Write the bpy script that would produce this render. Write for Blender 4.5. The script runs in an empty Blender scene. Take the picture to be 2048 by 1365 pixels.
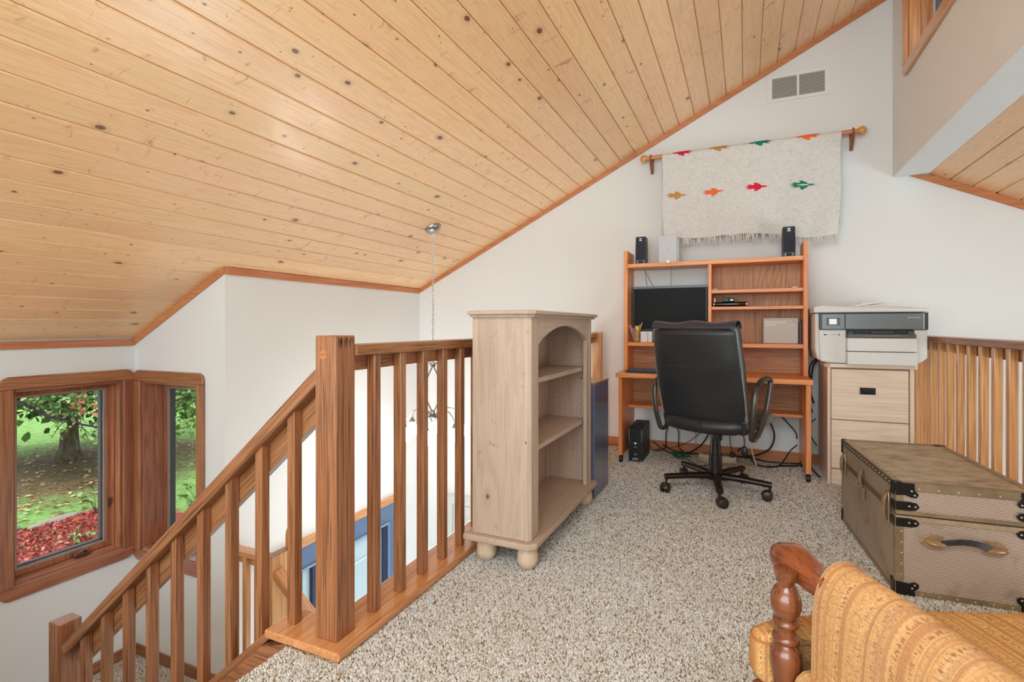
import bpy, bmesh, math, random
import numpy as np
from mathutils import Vector, Matrix, Euler
random.seed(7)
np.random.seed(7)
PI = math.pi
sc = bpy.context.scene
COL = sc.collection

# ------------------------------------------------------------------ camera
YAW = 0.4235
EYE = 1.05
cam_data = bpy.data.cameras.new('camera')
cam = bpy.data.objects.new('camera', cam_data)
COL.objects.link(cam)
cam.location = (0, 0, EYE)
cam.rotation_euler = (PI / 2, 0, YAW)
cam_data.sensor_width = 36.0
cam_data.lens = 36.0 * 1035.0 / 2048.0
cam_data.shift_y = -30.3 / 2048.0
cam_data.clip_start = 0.05
cam_data.clip_end = 300
sc.camera = cam

# ------------------------------------------------------------------ view, world, big lights
sc.view_settings.view_transform = 'Standard'
sc.view_settings.look = 'None'
sc.view_settings.gamma = 1.0
sc.view_settings.use_curve_mapping = False
sc.view_settings.exposure = 0.70
sc.cycles.max_bounces = 8
sc.cycles.diffuse_bounces = 5
sc.cycles.glossy_bounces = 4
sc.cycles.transmission_bounces = 6
sc.cycles.transparent_max_bounces = 8
sc.cycles.caustics_reflective = False
sc.cycles.caustics_refractive = False
sc.cycles.sample_clamp_indirect = 6.0

world = bpy.data.worlds.new('world')
sc.world = world
world.use_nodes = True
wn = world.node_tree
wn.nodes.clear()
w_out = wn.nodes.new('ShaderNodeOutputWorld')
w_bg = wn.nodes.new('ShaderNodeBackground')
w_tc = wn.nodes.new('ShaderNodeTexCoord')
w_noise = wn.nodes.new('ShaderNodeTexNoise')
w_noise.inputs['Scale'].default_value = 2.2
w_noise.inputs['Detail'].default_value = 5
w_ramp = wn.nodes.new('ShaderNodeValToRGB')
w_ramp.color_ramp.elements[0].color = (0.62, 0.78, 1.0, 1)
w_ramp.color_ramp.elements[0].position = 0.35
w_ramp.color_ramp.elements[1].color = (1.0, 1.0, 1.0, 1)
w_ramp.color_ramp.elements[1].position = 0.6
wn.links.new(w_tc.outputs['Generated'], w_noise.inputs['Vector'])
wn.links.new(w_noise.outputs['Fac'], w_ramp.inputs['Fac'])
wn.links.new(w_ramp.outputs['Color'], w_bg.inputs['Color'])
wn.links.new(w_bg.outputs['Background'], w_out.inputs['Surface'])
w_bg.inputs['Strength'].default_value = 0.94


def area(name, loc, target, sx, sy, power, col=(1, 1, 1)):
    l = bpy.data.lights.new(name, 'AREA')
    l.shape = 'RECTANGLE'
    l.size = sx
    l.size_y = sy
    l.energy = power
    l.color = col
    o = bpy.data.objects.new(name, l)
    COL.objects.link(o)
    o.location = loc
    d = Vector(target) - Vector(loc)
    o.rotation_euler = d.to_track_quat('-Z', 'Y').to_euler()
    return o


sun_l = bpy.data.lights.new('sun', 'SUN')
sun_l.energy = 1.25
sun_l.angle = math.radians(12)
sun_l.color = (1.0, 0.96, 0.9)
sun_o = bpy.data.objects.new('sun', sun_l)
COL.objects.link(sun_o)
sun_o.rotation_euler = (math.radians(38), math.radians(-18), 0)

# great room daylight from the right, with unseen fill lamps added around it
area('back_window_fill', (-1.0, -2.72, 1.35), (-1.0, 4, 1.25), 4.5, 2.0, 98, (0.79, 0.955, 1.0))  # added fill lamp standing just inside the unseen back window
area('daylight_great_room', (4.95, 1.6, -0.3), (-0.5, 2.6, 0.9), 4.2, 3.0, 104, (0.79, 0.955, 1.0))
area('foyer_up_fill', (-1.75, 3.3, -2.4), (-1.75, 3.3, 0), 1.6, 1.6, 26, (0.80, 0.955, 1.0))  # added lamp near the foyer floor, lifts ceiling and front wall
area('loft_overhead_fill', (0.0, -0.75, 2.62), (0.1, 1.2, 0.0), 1.6, 1.0, 30, (0.80, 0.955, 1.0))  # added overhead fill for carpet, trunk and armchair, no fixture there


# ------------------------------------------------------------------ mesh builder
class MB:
    def __init__(s):
        s.v = []
        s.f = []

    def add(s, verts, faces, M=None):
        b = len(s.v)
        if M is not None:
            verts = [tuple(M @ Vector(p)) for p in verts]
        s.v += [tuple(p) for p in verts]
        s.f += [tuple(b + i for i in f) for f in faces]
        return s

    def box(s, x0, x1, y0, y1, z0, z1, M=None):
        v = [(x0, y0, z0), (x1, y0, z0), (x1, y1, z0), (x0, y1, z0), (x0, y0, z1), (x1, y0, z1), (x1, y1, z1), (x0, y1, z1)]
        f = [(0, 3, 2, 1), (4, 5, 6, 7), (0, 1, 5, 4), (1, 2, 6, 5), (2, 3, 7, 6), (3, 0, 4, 7)]
        return s.add(v, f, M)

    def prism(s, pts, a, b, axis='Y', M=None):
        """polygon pts (2d) extruded from a to b along an axis"""
        n = len(pts)

        def p3(p, t):
            if axis == 'Y':
                return (p[0], t, p[1])
            if axis == 'X':
                return (t, p[0], p[1])
            return (p[0], p[1], t)
        v = [p3(p, a) for p in pts] + [p3(p, b) for p in pts]
        f = [tuple(range(n)), tuple(range(2 * n - 1, n - 1, -1))]
        for i in range(n):
            j = (i + 1) % n
            f.append((i, i + n, j + n, j))
        return s.add(v, f, M)

    def lathe(s, prof, n=20, M=None, cap=True):
        """prof: list of (r, z)"""
        v = []
        f = []
        for r, z in prof:
            for k in range(n):
                a = 2 * PI * k / n
                v.append((r * math.cos(a), r * math.sin(a), z))
        for i in range(len(prof) - 1):
            for k in range(n):
                k2 = (k + 1) % n
                f.append((i * n + k, i * n + k2, (i + 1) * n + k2, (i + 1) * n + k))
        if cap:
            f.append(tuple(range(n - 1, -1, -1)))
            f.append(tuple((len(prof) - 1) * n + k for k in range(n)))
        return s.add(v, f, M)

    def tube(s, pts, r, n=8, M=None, flat=1.0, up=None, cap=True, closed=False):
        """tube along points; r number or list; flat squashes along the second frame axis"""
        P = [Vector(p) for p in pts]
        m = len(P)
        rs = r if isinstance(r, (list, tuple)) else [r] * m
        v = []
        f = []
        ref = Vector(up) if up else None
        prev = None
        for i in range(m):
            if closed:
                t = P[(i + 1) % m] - P[i - 1]
            else:
                t = P[min(i + 1, m - 1)] - P[max(i - 1, 0)]
            if t.length < 1e-9:
                t = Vector((0, 0, 1))
            t.normalize()
            if ref is not None:
                a = ref - t * ref.dot(t)
                if a.length < 1e-4:
                    a = Vector((1, 0, 0)) - t * t.x
            elif prev is not None:
                a = prev - t * prev.dot(t)
            else:
                a = Vector((0, 0, 1)) - t * t.z
                if a.length < 0.1:
                    a = Vector((1, 0, 0)) - t * t.x
            a.normalize()
            prev = a
            b = t.cross(a)
            for k in range(n):
                an = 2 * PI * k / n
                v.append(tuple(P[i] + a * math.cos(an) * rs[i] * flat + b * math.sin(an) * rs[i]))
        last = m if closed else m - 1
        for i in range(last):
            j = (i + 1) % m
            for k in range(n):
                k2 = (k + 1) % n
                f.append((i * n + k, i * n + k2, j * n + k2, j * n + k))
        if cap and not closed:
            f.append(tuple(range(n - 1, -1, -1)))
            f.append(tuple((m - 1) * n + k for k in range(n)))
        return s.add(v, f, M)

    def ball(s, c, r, n=12, m=8, sx=1, sy=1, sz=1, M=None):
        v = []
        f = []
        for i in range(1, m):
            th = PI * i / m
            for k in range(n):
                a = 2 * PI * k / n
                v.append((c[0] + sx * r * math.sin(th) * math.cos(a), c[1] + sy * r * math.sin(th) * math.sin(a), c[2] + sz * r * math.cos(th)))
        for i in range(m - 2):
            for k in range(n):
                k2 = (k + 1) % n
                f.append((i * n + k, (i + 1) * n + k, (i + 1) * n + k2, i * n + k2))
        t = len(v)
        v += [(c[0], c[1], c[2] + sz * r), (c[0], c[1], c[2] - sz * r)]
        for k in range(n):
            k2 = (k + 1) % n
            f.append((t, k, k2))
            f.append((t + 1, (m - 2) * n + k2, (m - 2) * n + k))
        return s.add(v, f, M)

    def grid(s, fn, nu, nv, M=None, wrap=False):
        v = [fn(i / nu, j / nv) for j in range(nv + 1) for i in range(nu + 1)]
        f = []
        w = nu + 1
        for j in range(nv):
            for i in range(nu):
                f.append((j * w + i, j * w + i + 1, (j + 1) * w + i + 1, (j + 1) * w + i))
        return s.add(v, f, M)

    def sheet(s, fn, nu, nv, off, M=None):
        """closed thin sheet: surface fn(u, v) and the same pushed by off"""
        w = nu + 1
        n = w * (nv + 1)
        a = [fn(i / nu, j / nv) for j in range(nv + 1) for i in range(nu + 1)]
        o = Vector(off)
        b = [tuple(Vector(p) + o) for p in a]
        f = []
        for j in range(nv):
            for i in range(nu):
                q = (j * w + i, j * w + i + 1, (j + 1) * w + i + 1, (j + 1) * w + i)
                f.append(q)
                f.append(tuple(n + t for t in reversed(q)))
        rim = [i for i in range(w)] + [j * w + nu for j in range(1, nv + 1)] + [nv * w + i for i in range(nu - 1, -1, -1)] + [j * w for j in range(nv - 1, 0, -1)]
        for k in range(len(rim)):
            p, q = rim[k], rim[(k + 1) % len(rim)]
            f.append((q, p, n + p, n + q))
        return s.add(a + b, f, M)


def mesh_of(name, mb, smooth=False):
    me = bpy.data.meshes.new(name)
    me.from_pydata(mb.v, [], mb.f)
    me.update()
    bm = bmesh.new()
    bm.from_mesh(me)
    bmesh.ops.recalc_face_normals(bm, faces=bm.faces)
    bm.to_mesh(me)
    bm.free()
    if smooth:
        me.polygons.foreach_set('use_smooth', [True] * len(me.polygons))
        try:
            me.set_sharp_from_angle(angle=math.radians(smooth if smooth > 1 else 40))
        except Exception:
            pass
    return me


def obj(name, mb, mat, parent=None, smooth=False, bev=0.0, seg=2, loc=None, rot=None):
    me = mb if isinstance(mb, bpy.types.Mesh) else mesh_of(name, mb, smooth)
    if mat is not None and len(me.materials) == 0:
        me.materials.append(mat)
    o = bpy.data.objects.new(name, me)
    COL.objects.link(o)
    if parent is not None:
        o.parent = parent
    if loc is not None:
        o.location = loc
    if rot is not None:
        o.rotation_euler = rot
    if bev > 0:
        b = o.modifiers.new('bevel', 'BEVEL')
        b.width = bev
        b.segments = seg
        b.limit_method = 'ANGLE'
        b.angle_limit = math.radians(35)
        b.harden_normals = False
    return o


def tag(o, label=None, cat=None, group=None, kind=None):
    if label:
        o['label'] = label
    if cat:
        o['category'] = cat
    if group:
        o['group'] = group
    if kind:
        o['kind'] = kind
    return o


def thing(name, label, cat, loc=(0, 0, 0), rz=0.0, group=None, kind=None):
    o = bpy.data.objects.new(name, None)
    o.empty_display_size = 0.05
    COL.objects.link(o)
    o.location = loc
    o.rotation_euler = (0, 0, rz)
    return tag(o, label, cat, group, kind)


def struct(name, mb, mat, parent=None, label=None, bev=0.0, smooth=False):
    o = obj(name, mb, mat, parent, bev=bev, smooth=smooth)
    if parent is None:
        o['kind'] = 'structure'
    if label:
        o['label'] = label
    return o


def text(name, s, size, mat, parent, loc, rot, ext=0.0004, align='CENTER', sx=1.0):
    c = bpy.data.curves.new(name, 'FONT')
    c.body = s
    c.size = size
    c.extrude = ext
    c.align_x = align
    c.align_y = 'CENTER'
    c.materials.append(mat)
    tmp = bpy.data.objects.new(name + '_curve', c)
    COL.objects.link(tmp)
    bpy.context.view_layer.update()
    me = bpy.data.meshes.new_from_object(tmp.evaluated_get(bpy.context.evaluated_depsgraph_get()))
    me.name = name
    bpy.data.objects.remove(tmp)
    o = bpy.data.objects.new(name, me)
    COL.objects.link(o)
    o.parent = parent
    o.location = loc
    o.rotation_euler = rot
    o.scale = (sx, 1, 1)
    return o


# ------------------------------------------------------------------ materials
def srgb(r, g, b):
    def f(c):
        c /= 255.0
        return c / 12.92 if c <= 0.04045 else ((c + 0.055) / 1.055) ** 2.4
    return (f(r), f(g), f(b), 1.0)


class NT:
    def __init__(s, name):
        s.m = bpy.data.materials.new(name)
        s.m.use_nodes = True
        s.t = s.m.node_tree
        s.b = s.t.nodes['Principled BSDF']

    def n(s, typ, **kw):
        nd = s.t.nodes.new('ShaderNode' + typ)
        for k, v in kw.items():
            if k.startswith('_'):
                setattr(nd, k[1:], v)
            else:
                key = k.replace('__', ' ')
                nd.inputs[key].default_value = v
        return nd

    def l(s, a, b):
        s.t.links.new(a, b)

    def math(s, op, a, b=None, clamp=False):
        nd = s.t.nodes.new('ShaderNodeMath')
        nd.operation = op
        nd.use_clamp = clamp
        for i, x in enumerate((a, b)):
            if x is None:
                continue
            if isinstance(x, (int, float)):
                nd.inputs[i].default_value = x
            else:
                s.l(x, nd.inputs[i])
        return nd.outputs[0]

    def mix(s, fac, a, b, mode='MIX'):
        nd = s.t.nodes.new('ShaderNodeMix')
        nd.data_type = 'RGBA'
        nd.blend_type = mode
        for i, x in ((0, fac), (6, a), (7, b)):
            if isinstance(x, (int, float)):
                nd.inputs[i].default_value = x
            elif isinstance(x, tuple):
                nd.inputs[i].default_value = x
            else:
                s.l(x, nd.inputs[i])
        return nd.outputs[2]

    def ramp(s, fac, stops, interp='LINEAR'):
        nd = s.t.nodes.new('ShaderNodeValToRGB')
        nd.color_ramp.interpolation = interp
        e = nd.color_ramp.elements
        while len(e) < len(stops):
            e.new(0.5)
        for i, (p, c) in enumerate(stops):
            e[i].position = p
            e[i].color = c if isinstance(c, tuple) else (c, c, c, 1)
        s.l(fac, nd.inputs['Fac'])
        return nd.outputs['Color']

    def bump(s, h, strength=0.3, dist=0.002):
        nd = s.t.nodes.new('ShaderNodeBump')
        nd.inputs['Strength'].default_value = strength
        nd.inputs['Distance'].default_value = dist
        s.l(h, nd.inputs['Height'])
        s.l(nd.outputs[0], s.b.inputs['Normal'])
        return nd

    def coords(s, scale=(1, 1, 1), rnd=True, kind='Object'):
        tc = s.t.nodes.new('ShaderNodeTexCoord')
        out = tc.outputs[kind]
        if rnd:
            oi = s.t.nodes.new('ShaderNodeObjectInfo')
            vm = s.t.nodes.new('ShaderNodeVectorMath')
            vm.operation = 'SCALE'
            vm.inputs[0].default_value = (17.3, 9.1, 23.7)
            s.l(oi.outputs['Random'], vm.inputs['Scale'])
            va = s.t.nodes.new('ShaderNodeVectorMath')
            va.operation = 'ADD'
            s.l(out, va.inputs[0])
            s.l(vm.outputs[0], va.inputs[1])
            out = va.outputs[0]
        mp = s.t.nodes.new('ShaderNodeMapping')
        mp.inputs['Scale'].default_value = scale
        s.l(out, mp.inputs['Vector'])
        return mp.outputs[0]

    def noise(s, vec, scale, detail=2, rough=0.5, dist=0.0):
        nd = s.n('TexNoise', Scale=scale, Detail=detail, Roughness=rough, Distortion=dist)
        if vec is not None:
            s.l(vec, nd.inputs['Vector'])
        return nd.outputs['Fac']


_mc = {}


def plain(name, col, rough=0.5, metal=0.0, noise=0.0, nscale=40, bump=0.0, emit=None, estr=1.0, spec=0.5, coat=0.0):
    if name in _mc:
        return _mc[name]
    k = NT(name)
    k.b.inputs['Roughness'].default_value = rough
    k.b.inputs['Metallic'].default_value = metal
    k.b.inputs['Specular IOR Level'].default_value = spec
    k.b.inputs['Coat Weight'].default_value = coat
    vec = k.coords()
    f = k.noise(vec, nscale, 3)
    nz = max(noise, 0.02)
    c2 = tuple(min(1, c * (1 - nz)) for c in col[:3]) + (1,)
    c1 = tuple(min(1, c * (1 + nz)) for c in col[:3]) + (1,)
    k.l(k.ramp(f, [(0.3, c2), (0.7, c1)]), k.b.inputs['Base Color'])
    if bump:
        k.bump(f, bump, 0.001)
    if emit:
        k.b.inputs['Emission Color'].default_value = emit
        k.b.inputs['Emission Strength'].default_value = estr
    _mc[name] = k.m
    return k.m


def wood(name, light, dark, pore, axis='Z', fig=1.0, rough=0.35, rings=26, pores=0.5, var=0.12, knots=0.0, coat=0.0, bump=0.12, ksc=5.0, rw=0.55):
    key = name + '_' + axis
    if key in _mc:
        return _mc[key]
    k = NT(key)
    ai = 'XYZ'.index(axis)
    sc3 = [1.0, 1.0, 1.0]
    sc3[ai] = 0.07
    vec = k.coords(tuple(sc3))
    sp = [1.0, 1.0, 1.0]
    sp[ai] = 0.018
    vecp = k.coords(tuple(sp))
    big = k.noise(vec, 5.0 * fig, 2, 0.45, 0.3)
    ph = k.math('MULTIPLY', big, float(rings))
    kn = None
    if knots > 0:
        ks = [1.0, 1.0, 1.0]
        ks[ai] = 0.62
        kv = k.coords(tuple(ks))
        sep = k.t.nodes.new('ShaderNodeSeparateXYZ')
        k.l(kv, sep.inputs[0])
        cmb = k.t.nodes.new('ShaderNodeCombineXYZ')
        a, b = [i for i in range(3) if i != 2][:2] if ai != 2 else (0, 2)
        k.l(sep.outputs[a], cmb.inputs[0])
        k.l(sep.outputs[b], cmb.inputs[1])
        vo = k.t.nodes.new('ShaderNodeTexVoronoi')
        vo.voronoi_dimensions = '2D'
        vo.inputs['Scale'].default_value = ksc
        k.l(cmb.outputs[0], vo.inputs['Vector'])
        sepc = k.t.nodes.new('ShaderNodeSeparateColor')
        k.l(vo.outputs['Color'], sepc.inputs[0])
        sel = k.math('SUBTRACT', sepc.outputs[0], 1.0 - knots)
        s01 = k.math('DIVIDE', k.math('MAXIMUM', sel, 0.0), max(knots, .01))
        pres = k.math('GREATER_THAN', sel, 0.0)
        rad = k.math('MULTIPLY', pres, k.math('ADD', k.math('MULTIPLY', k.math('POWER', s01, 4.0), 0.075), 0.028))
        jit = k.math('MULTIPLY', k.noise(kv, 34, 2), 0.05)
        dd = k.math('ADD', vo.outputs['Distance'], k.math('SUBTRACT', jit, 0.025))
        kn = k.math('DIVIDE', k.math('SUBTRACT', rad, dd), 0.018, clamp=True)
        vo2 = k.t.nodes.new('ShaderNodeTexVoronoi')
        vo2.voronoi_dimensions = '2D'
        vo2.inputs['Scale'].default_value = ksc * 2.1
        k.l(cmb.outputs[0], vo2.inputs['Vector'])
        sep2 = k.t.nodes.new('ShaderNodeSeparateColor')
        k.l(vo2.outputs['Color'], sep2.inputs[0])
        r2_ = k.math('MULTIPLY', k.math('GREATER_THAN', sep2.outputs[1], 0.58), k.math('MULTIPLY', sep2.outputs[2], 0.05))
        kn2 = k.math('DIVIDE', k.math('SUBTRACT', r2_, vo2.outputs['Distance']), 0.02, clamp=True)
        kn = k.math('MAXIMUM', kn, kn2)
        halo = k.math('DIVIDE', k.math('SUBTRACT', k.math('MULTIPLY', rad, 2.4), dd), 0.10, clamp=True)
        swirl = k.math('DIVIDE', k.math('MULTIPLY', rad, 7.0), k.math('ADD', vo.outputs['Distance'], 0.12))
        ph = k.math('ADD', ph, swirl)
    ring = k.math('ADD', k.math('MULTIPLY', k.math('SINE', k.math('MULTIPLY', ph, 6.2832)), 0.5), 0.5)
    ring = k.math('POWER', ring, 2.2)
    cloud = k.noise(vec, 2.3, 2)
    base = k.mix(k.math('MULTIPLY', ring, rw), light, dark)
    base = k.mix(k.ramp(cloud, [(0.35, 0.0), (0.7, 0.38)]), base, dark)
    pn = k.noise(vecp, 190, 2, 0.6)
    pm = k.ramp(pn, [(0.50, 0.0), (0.64, 1.0)])
    base = k.mix(k.math('MULTIPLY', pm, pores), base, pore)
    if kn is not None:
        base = k.mix(k.math('MULTIPLY', halo, 0.35), base, tuple(c * 0.62 for c in dark[:3]) + (1,))
        ss_ = [9.0, 9.0, 9.0]
        ss_[ai] = 16.0
        stn = k.noise(k.coords(tuple(ss_)), 1.0, 4, 0.75, 0.6)
        base = k.mix(k.ramp(stn, [(0.61, 0.0), (0.72, 0.6)]), base, srgb(170, 104, 70))
        base = k.mix(k.math('MULTIPLY', kn, 0.85), base, srgb(104, 52, 36))
    oi = k.t.nodes.new('ShaderNodeObjectInfo')
    hv = k.t.nodes.new('ShaderNodeHueSaturation')
    vv = k.math('ADD', k.math('MULTIPLY', oi.outputs['Random'], var), 1.0 - var / 2)
    k.l(vv, hv.inputs['Value'])
    r2 = k.math('FRACT', k.math('MULTIPLY', oi.outputs['Random'], 7.31))
    k.l(k.math('ADD', k.math('MULTIPLY', r2, 0.009), 0.494), hv.inputs['Hue'])
    k.l(base, hv.inputs['Color'])
    k.l(hv.outputs[0], k.b.inputs['Base Color'])
    k.b.inputs['Roughness'].default_value = rough
    k.b.inputs['Coat Weight'].default_value = coat
    k.b.inputs['Coat Roughness'].default_value = 0.15
    k.bump(k.math('MULTIPLY', pn, -1.0), bump, 0.0006)
    _mc[key] = k.m
    return k.m


def oak(ax):      # stained oak of the loft and stair rails
    return wood('oak', srgb(172, 117, 75), srgb(138, 86, 53), srgb(84, 50, 34), ax, rings=22, pores=0.75, coat=0.25, rough=0.38)


def oak_pale(ax):  # paler golden oak, right rail and lower flight
    return wood('oak_pale', srgb(220, 164, 106), srgb(190, 126, 74), srgb(146, 88, 52), ax, rings=20, pores=0.5, coat=0.45, rough=0.3)


def oak_window(ax):
    return wood('oak_window', srgb(176, 116, 80), srgb(138, 84, 58), srgb(90, 52, 40), ax, rings=18, pores=0.6, coat=0.35, rough=0.3)


def trimwood(ax):
    return wood('fir_trim', srgb(208, 138, 90), srgb(182, 108, 66), srgb(150, 86, 54), ax, rings=16, pores=0.35, coat=0.2, rough=0.4)


def deskwood(ax):
    return wood('desk_wood', srgb(240, 158, 90), srgb(216, 126, 62), srgb(164, 90, 46), ax, rings=14, pores=0.5, coat=0.15, rough=0.42, var=0.05)


def deskpanel(ax):
    return wood('desk_panel', srgb(206, 148, 98), srgb(162, 106, 66), srgb(110, 70, 46), ax, rings=26, pores=0.55, rough=0.5, var=0.05)


def whitewash(ax):
    return wood('whitewashed_pine', srgb(198, 175, 155), srgb(174, 148, 128), srgb(150, 124, 106), ax, rings=9, pores=0.35, rough=0.5, var=0.05, knots=0.25, ksc=3.0, rw=0.4)


def ashwood(ax):
    return wood('pale_ash', srgb(234, 212, 190), srgb(214, 186, 162), srgb(192, 162, 138), ax, rings=12, pores=0.4, rough=0.5, var=0.04, rw=0.4)


def pine():
    return wood('ceiling_pine', srgb(246, 206, 156), srgb(234, 180, 126), srgb(212, 152, 102), 'Y', rings=20, pores=0.3, rough=0.3, var=0.10, knots=0.6, coat=0.3, ksc=6.6, bump=0.06, rw=0.4, fig=1.3)


def m_paint(name='wall_paint', col=srgb(228, 228, 227)):
    if name in _mc:
        return _mc[name]
    k = NT(name)
    v = k.coords(rnd=False)
    f = k.noise(v, 3, 2)
    k.l(k.ramp(f, [(0.3, tuple(c * 0.985 for c in col[:3]) + (1,)), (0.7, col)]), k.b.inputs['Base Color'])
    k.b.inputs['Roughness'].default_value = 0.85
    k.bump(k.noise(v, 260, 3), 0.12, 0.0008)
    _mc[name] = k.m
    return k.m


def m_carpet(name='carpet', pile=False):
    if name in _mc:
        return _mc[name]
    k = NT(name)
    v = k.coords(rnd=False)
    if pile:
        g = k.t.nodes.new('ShaderNodeNewGeometry')
        rnd = g.outputs['Random Per Island']
        c = k.ramp(rnd, [(0.0, srgb(122, 100, 76)), (0.10, srgb(170, 146, 116)), (0.2, srgb(200, 199, 197)), (0.7, srgb(226, 227, 229)), (1.0, srgb(244, 243, 242))])
        c = k.mix(k.ramp(k.noise(v, 2.2, 3), [(0.42, 0.0), (0.68, 0.16)]), c, srgb(186, 168, 140))
    else:
        vo = k.n('TexVoronoi', Scale=150.0)
        k.l(v, vo.inputs['Vector'])
        sp = k.t.nodes.new('ShaderNodeSeparateColor')
        k.l(vo.outputs['Color'], sp.inputs[0])
        c = k.ramp(sp.outputs[0], [(0.0, srgb(112, 92, 70)), (0.2, srgb(150, 132, 110)), (0.5, srgb(190, 182, 170)), (1.0, srgb(214, 208, 198))])
        k.bump(vo.outputs['Distance'], 0.8, 0.006)
    k.l(c, k.b.inputs['Base Color'])
    k.b.inputs['Roughness'].default_value = 0.95
    k.b.inputs['Specular IOR Level'].default_value = 0.1
    _mc[name] = k.m
    return k.m


def m_glass(name='window_glass', tint=(1, 1, 1, 1)):
    if name in _mc:
        return _mc[name]
    k = NT(name)
    t = k.t
    tr = t.nodes.new('ShaderNodeBsdfTransparent')
    tr.inputs[0].default_value = tint
    gl = t.nodes.new('ShaderNodeBsdfGlossy')
    gl.inputs['Roughness'].default_value = 0.02
    fr = t.nodes.new('ShaderNodeFresnel')
    fr.inputs[0].default_value = 1.25
    mx = t.nodes.new('ShaderNodeMixShader')
    ge = t.nodes.new('ShaderNodeNewGeometry')
    fm = t.nodes.new('ShaderNodeMath')
    fm.operation = 'MULTIPLY'
    inv = t.nodes.new('ShaderNodeMath')
    inv.operation = 'SUBTRACT'
    inv.inputs[0].default_value = 1.0
    t.links.new(ge.outputs['Backfacing'], inv.inputs[1])
    t.links.new(inv.outputs[0], fm.inputs[0])
    t.links.new(fr.outputs[0], fm.inputs[1])
    t.links.new(fm.outputs[0], mx.inputs[0])
    t.links.new(tr.outputs[0], mx.inputs[1])
    t.links.new(gl.outputs[0], mx.inputs[2])
    t.links.new(mx.outputs[0], t.nodes['Material Output'].inputs['Surface'])
    _mc[name] = k.m
    return k.m


M_WALL = m_paint()
M_WHITE = m_paint('trim_white_paint', srgb(232, 230, 226))
M_DOORW = m_paint('door_shaded_white', srgb(206, 204, 200))  # white door greyed so its shading sits in the colour
M_METAL = plain('brushed_nickel', srgb(170, 165, 160), 0.3, 1.0, 0.05)
M_BLACK = plain('black_plastic', srgb(26, 26, 28), 0.45, 0, 0.05)
M_DARKMETAL = plain('gunmetal', srgb(64, 56, 52), 0.32, 0.8, 0.05)
M_BLUE = plain('blue_door_paint', srgb(92, 112, 146), 0.45, 0, 0.03)
# ------------------------------------------------------------------ geometry of the room
YD = 4.52       # desk wall
XF = -3.095     # front wall with the entry door below
XB = -4.054     # bay wall (window 1)
YJ = 2.309      # return wall (window 2)
XS = 0.966      # clerestory wall
ZL = -1.33      # stair landing
ZG = -2.66      # foyer floor
TH = math.atan(0.5)


def ceil_z(x):
    return 2.98 + 0.5 * x


def rceil_z(x):
    return 2.105 - 0.4875 * (x - 1.2)


# floors
fl = MB()
fl.box(-1.37, 1.22, -2.8, 1.245, -0.28, 0.0)
fl.box(-1.30, 1.22, 1.245, YD, -0.28, 0.0)
fl.box(XB, -1.37, -2.8, 0.2, -0.28, 0.0)
floor = struct('floor', fl, m_carpet(), label='beige speckled loft carpet')

# carpet pile: short tufts all over the part of the loft floor in view
def pile(name, regions, parent, z=0.0):
    pts = []
    for (x0, x1, y0, y1, s) in regions:
        nx, ny = int((x1 - x0) / s), int((y1 - y0) / s)
        gx, gy = np.meshgrid(np.arange(nx), np.arange(ny))
        p = np.stack([x0 + (gx.ravel() + 0.5) * s, y0 + (gy.ravel() + 0.5) * s], 1)
        p += (np.random.rand(*p.shape) - 0.5) * s * 0.9
        pts.append(np.concatenate([p, np.full((len(p), 1), s)], 1))
    p = np.concatenate(pts)
    n = len(p)
    s = p[:, 2] * (0.55 + 0.25 * np.random.rand(n))
    h = 0.0045 + 0.004 * np.random.rand(n)
    ang = np.random.rand(n) * 2 * PI
    V = np.zeros((n, 5, 3))
    for k in range(4):
        a = ang + k * PI / 2
        V[:, k, 0] = p[:, 0] + s * np.cos(a) * (1.15 if k % 2 else 0.75)
        V[:, k, 1] = p[:, 1] + s * np.sin(a) * (1.15 if k % 2 else 0.75)
        V[:, k, 2] = z - 0.001
    V[:, 4, 0] = p[:, 0] + (np.random.rand(n) - 0.5) * s * 1.3
    V[:, 4, 1] = p[:, 1] + (np.random.rand(n) - 0.5) * s * 1.3
    V[:, 4, 2] = z + h
    base = (np.arange(n) * 5)[:, None]
    F = np.concatenate([base + np.array([a, b, 4]) for a, b in ((0, 1), (1, 2), (2, 3), (3, 0))], 1).reshape(-1)
    me = bpy.data.meshes.new(name)
    me.vertices.add(n * 5)
    me.vertices.foreach_set('co', V.reshape(-1))
    nf = n * 4
    me.loops.add(nf * 3)
    me.loops.foreach_set('vertex_index', F.astype(np.int32))
    me.polygons.add(nf)
    me.polygons.foreach_set('loop_start', np.arange(nf, dtype=np.int32) * 3)
    me.polygons.foreach_set('use_smooth', np.ones(nf, dtype=bool))
    me.update(calc_edges=True)
    me.materials.append(m_carpet('carpet_pile', True))
    o = bpy.data.objects.new(name, me)
    COL.objects.link(o)
    o.parent = parent
    o['kind'] = 'stuff'
    return o


pile('carpet_pile', [(-1.365, -1.15, 0.85, 1.235, 0.0062), (-1.145, 0.75, 1.1, 2.3, 0.0062),
                     (-1.145, 1.05, 2.3, 3.3, 0.0075), (-1.145, 1.05, 3.3, 4.49, 0.009)], floor)

lf = struct('floor_landing', MB().box(XB, -2.66, -0.2, YJ, ZL - 0.2, ZL), m_carpet(), label='carpeted stair landing below the corner windows')
pile('carpet_pile', [(XB + 0.01, -2.8, 1.35, YJ - 0.012, 0.0085)], lf, ZL)
struct('floor_foyer', MB().box(XF - 0.02, 5.4, -2.8, YD + 0.02, ZG - 0.15, ZG), plain('foyer_tile', srgb(176, 168, 156), 0.5, 0, 0.08, 6), label='pale foyer floor far below the loft')

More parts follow.
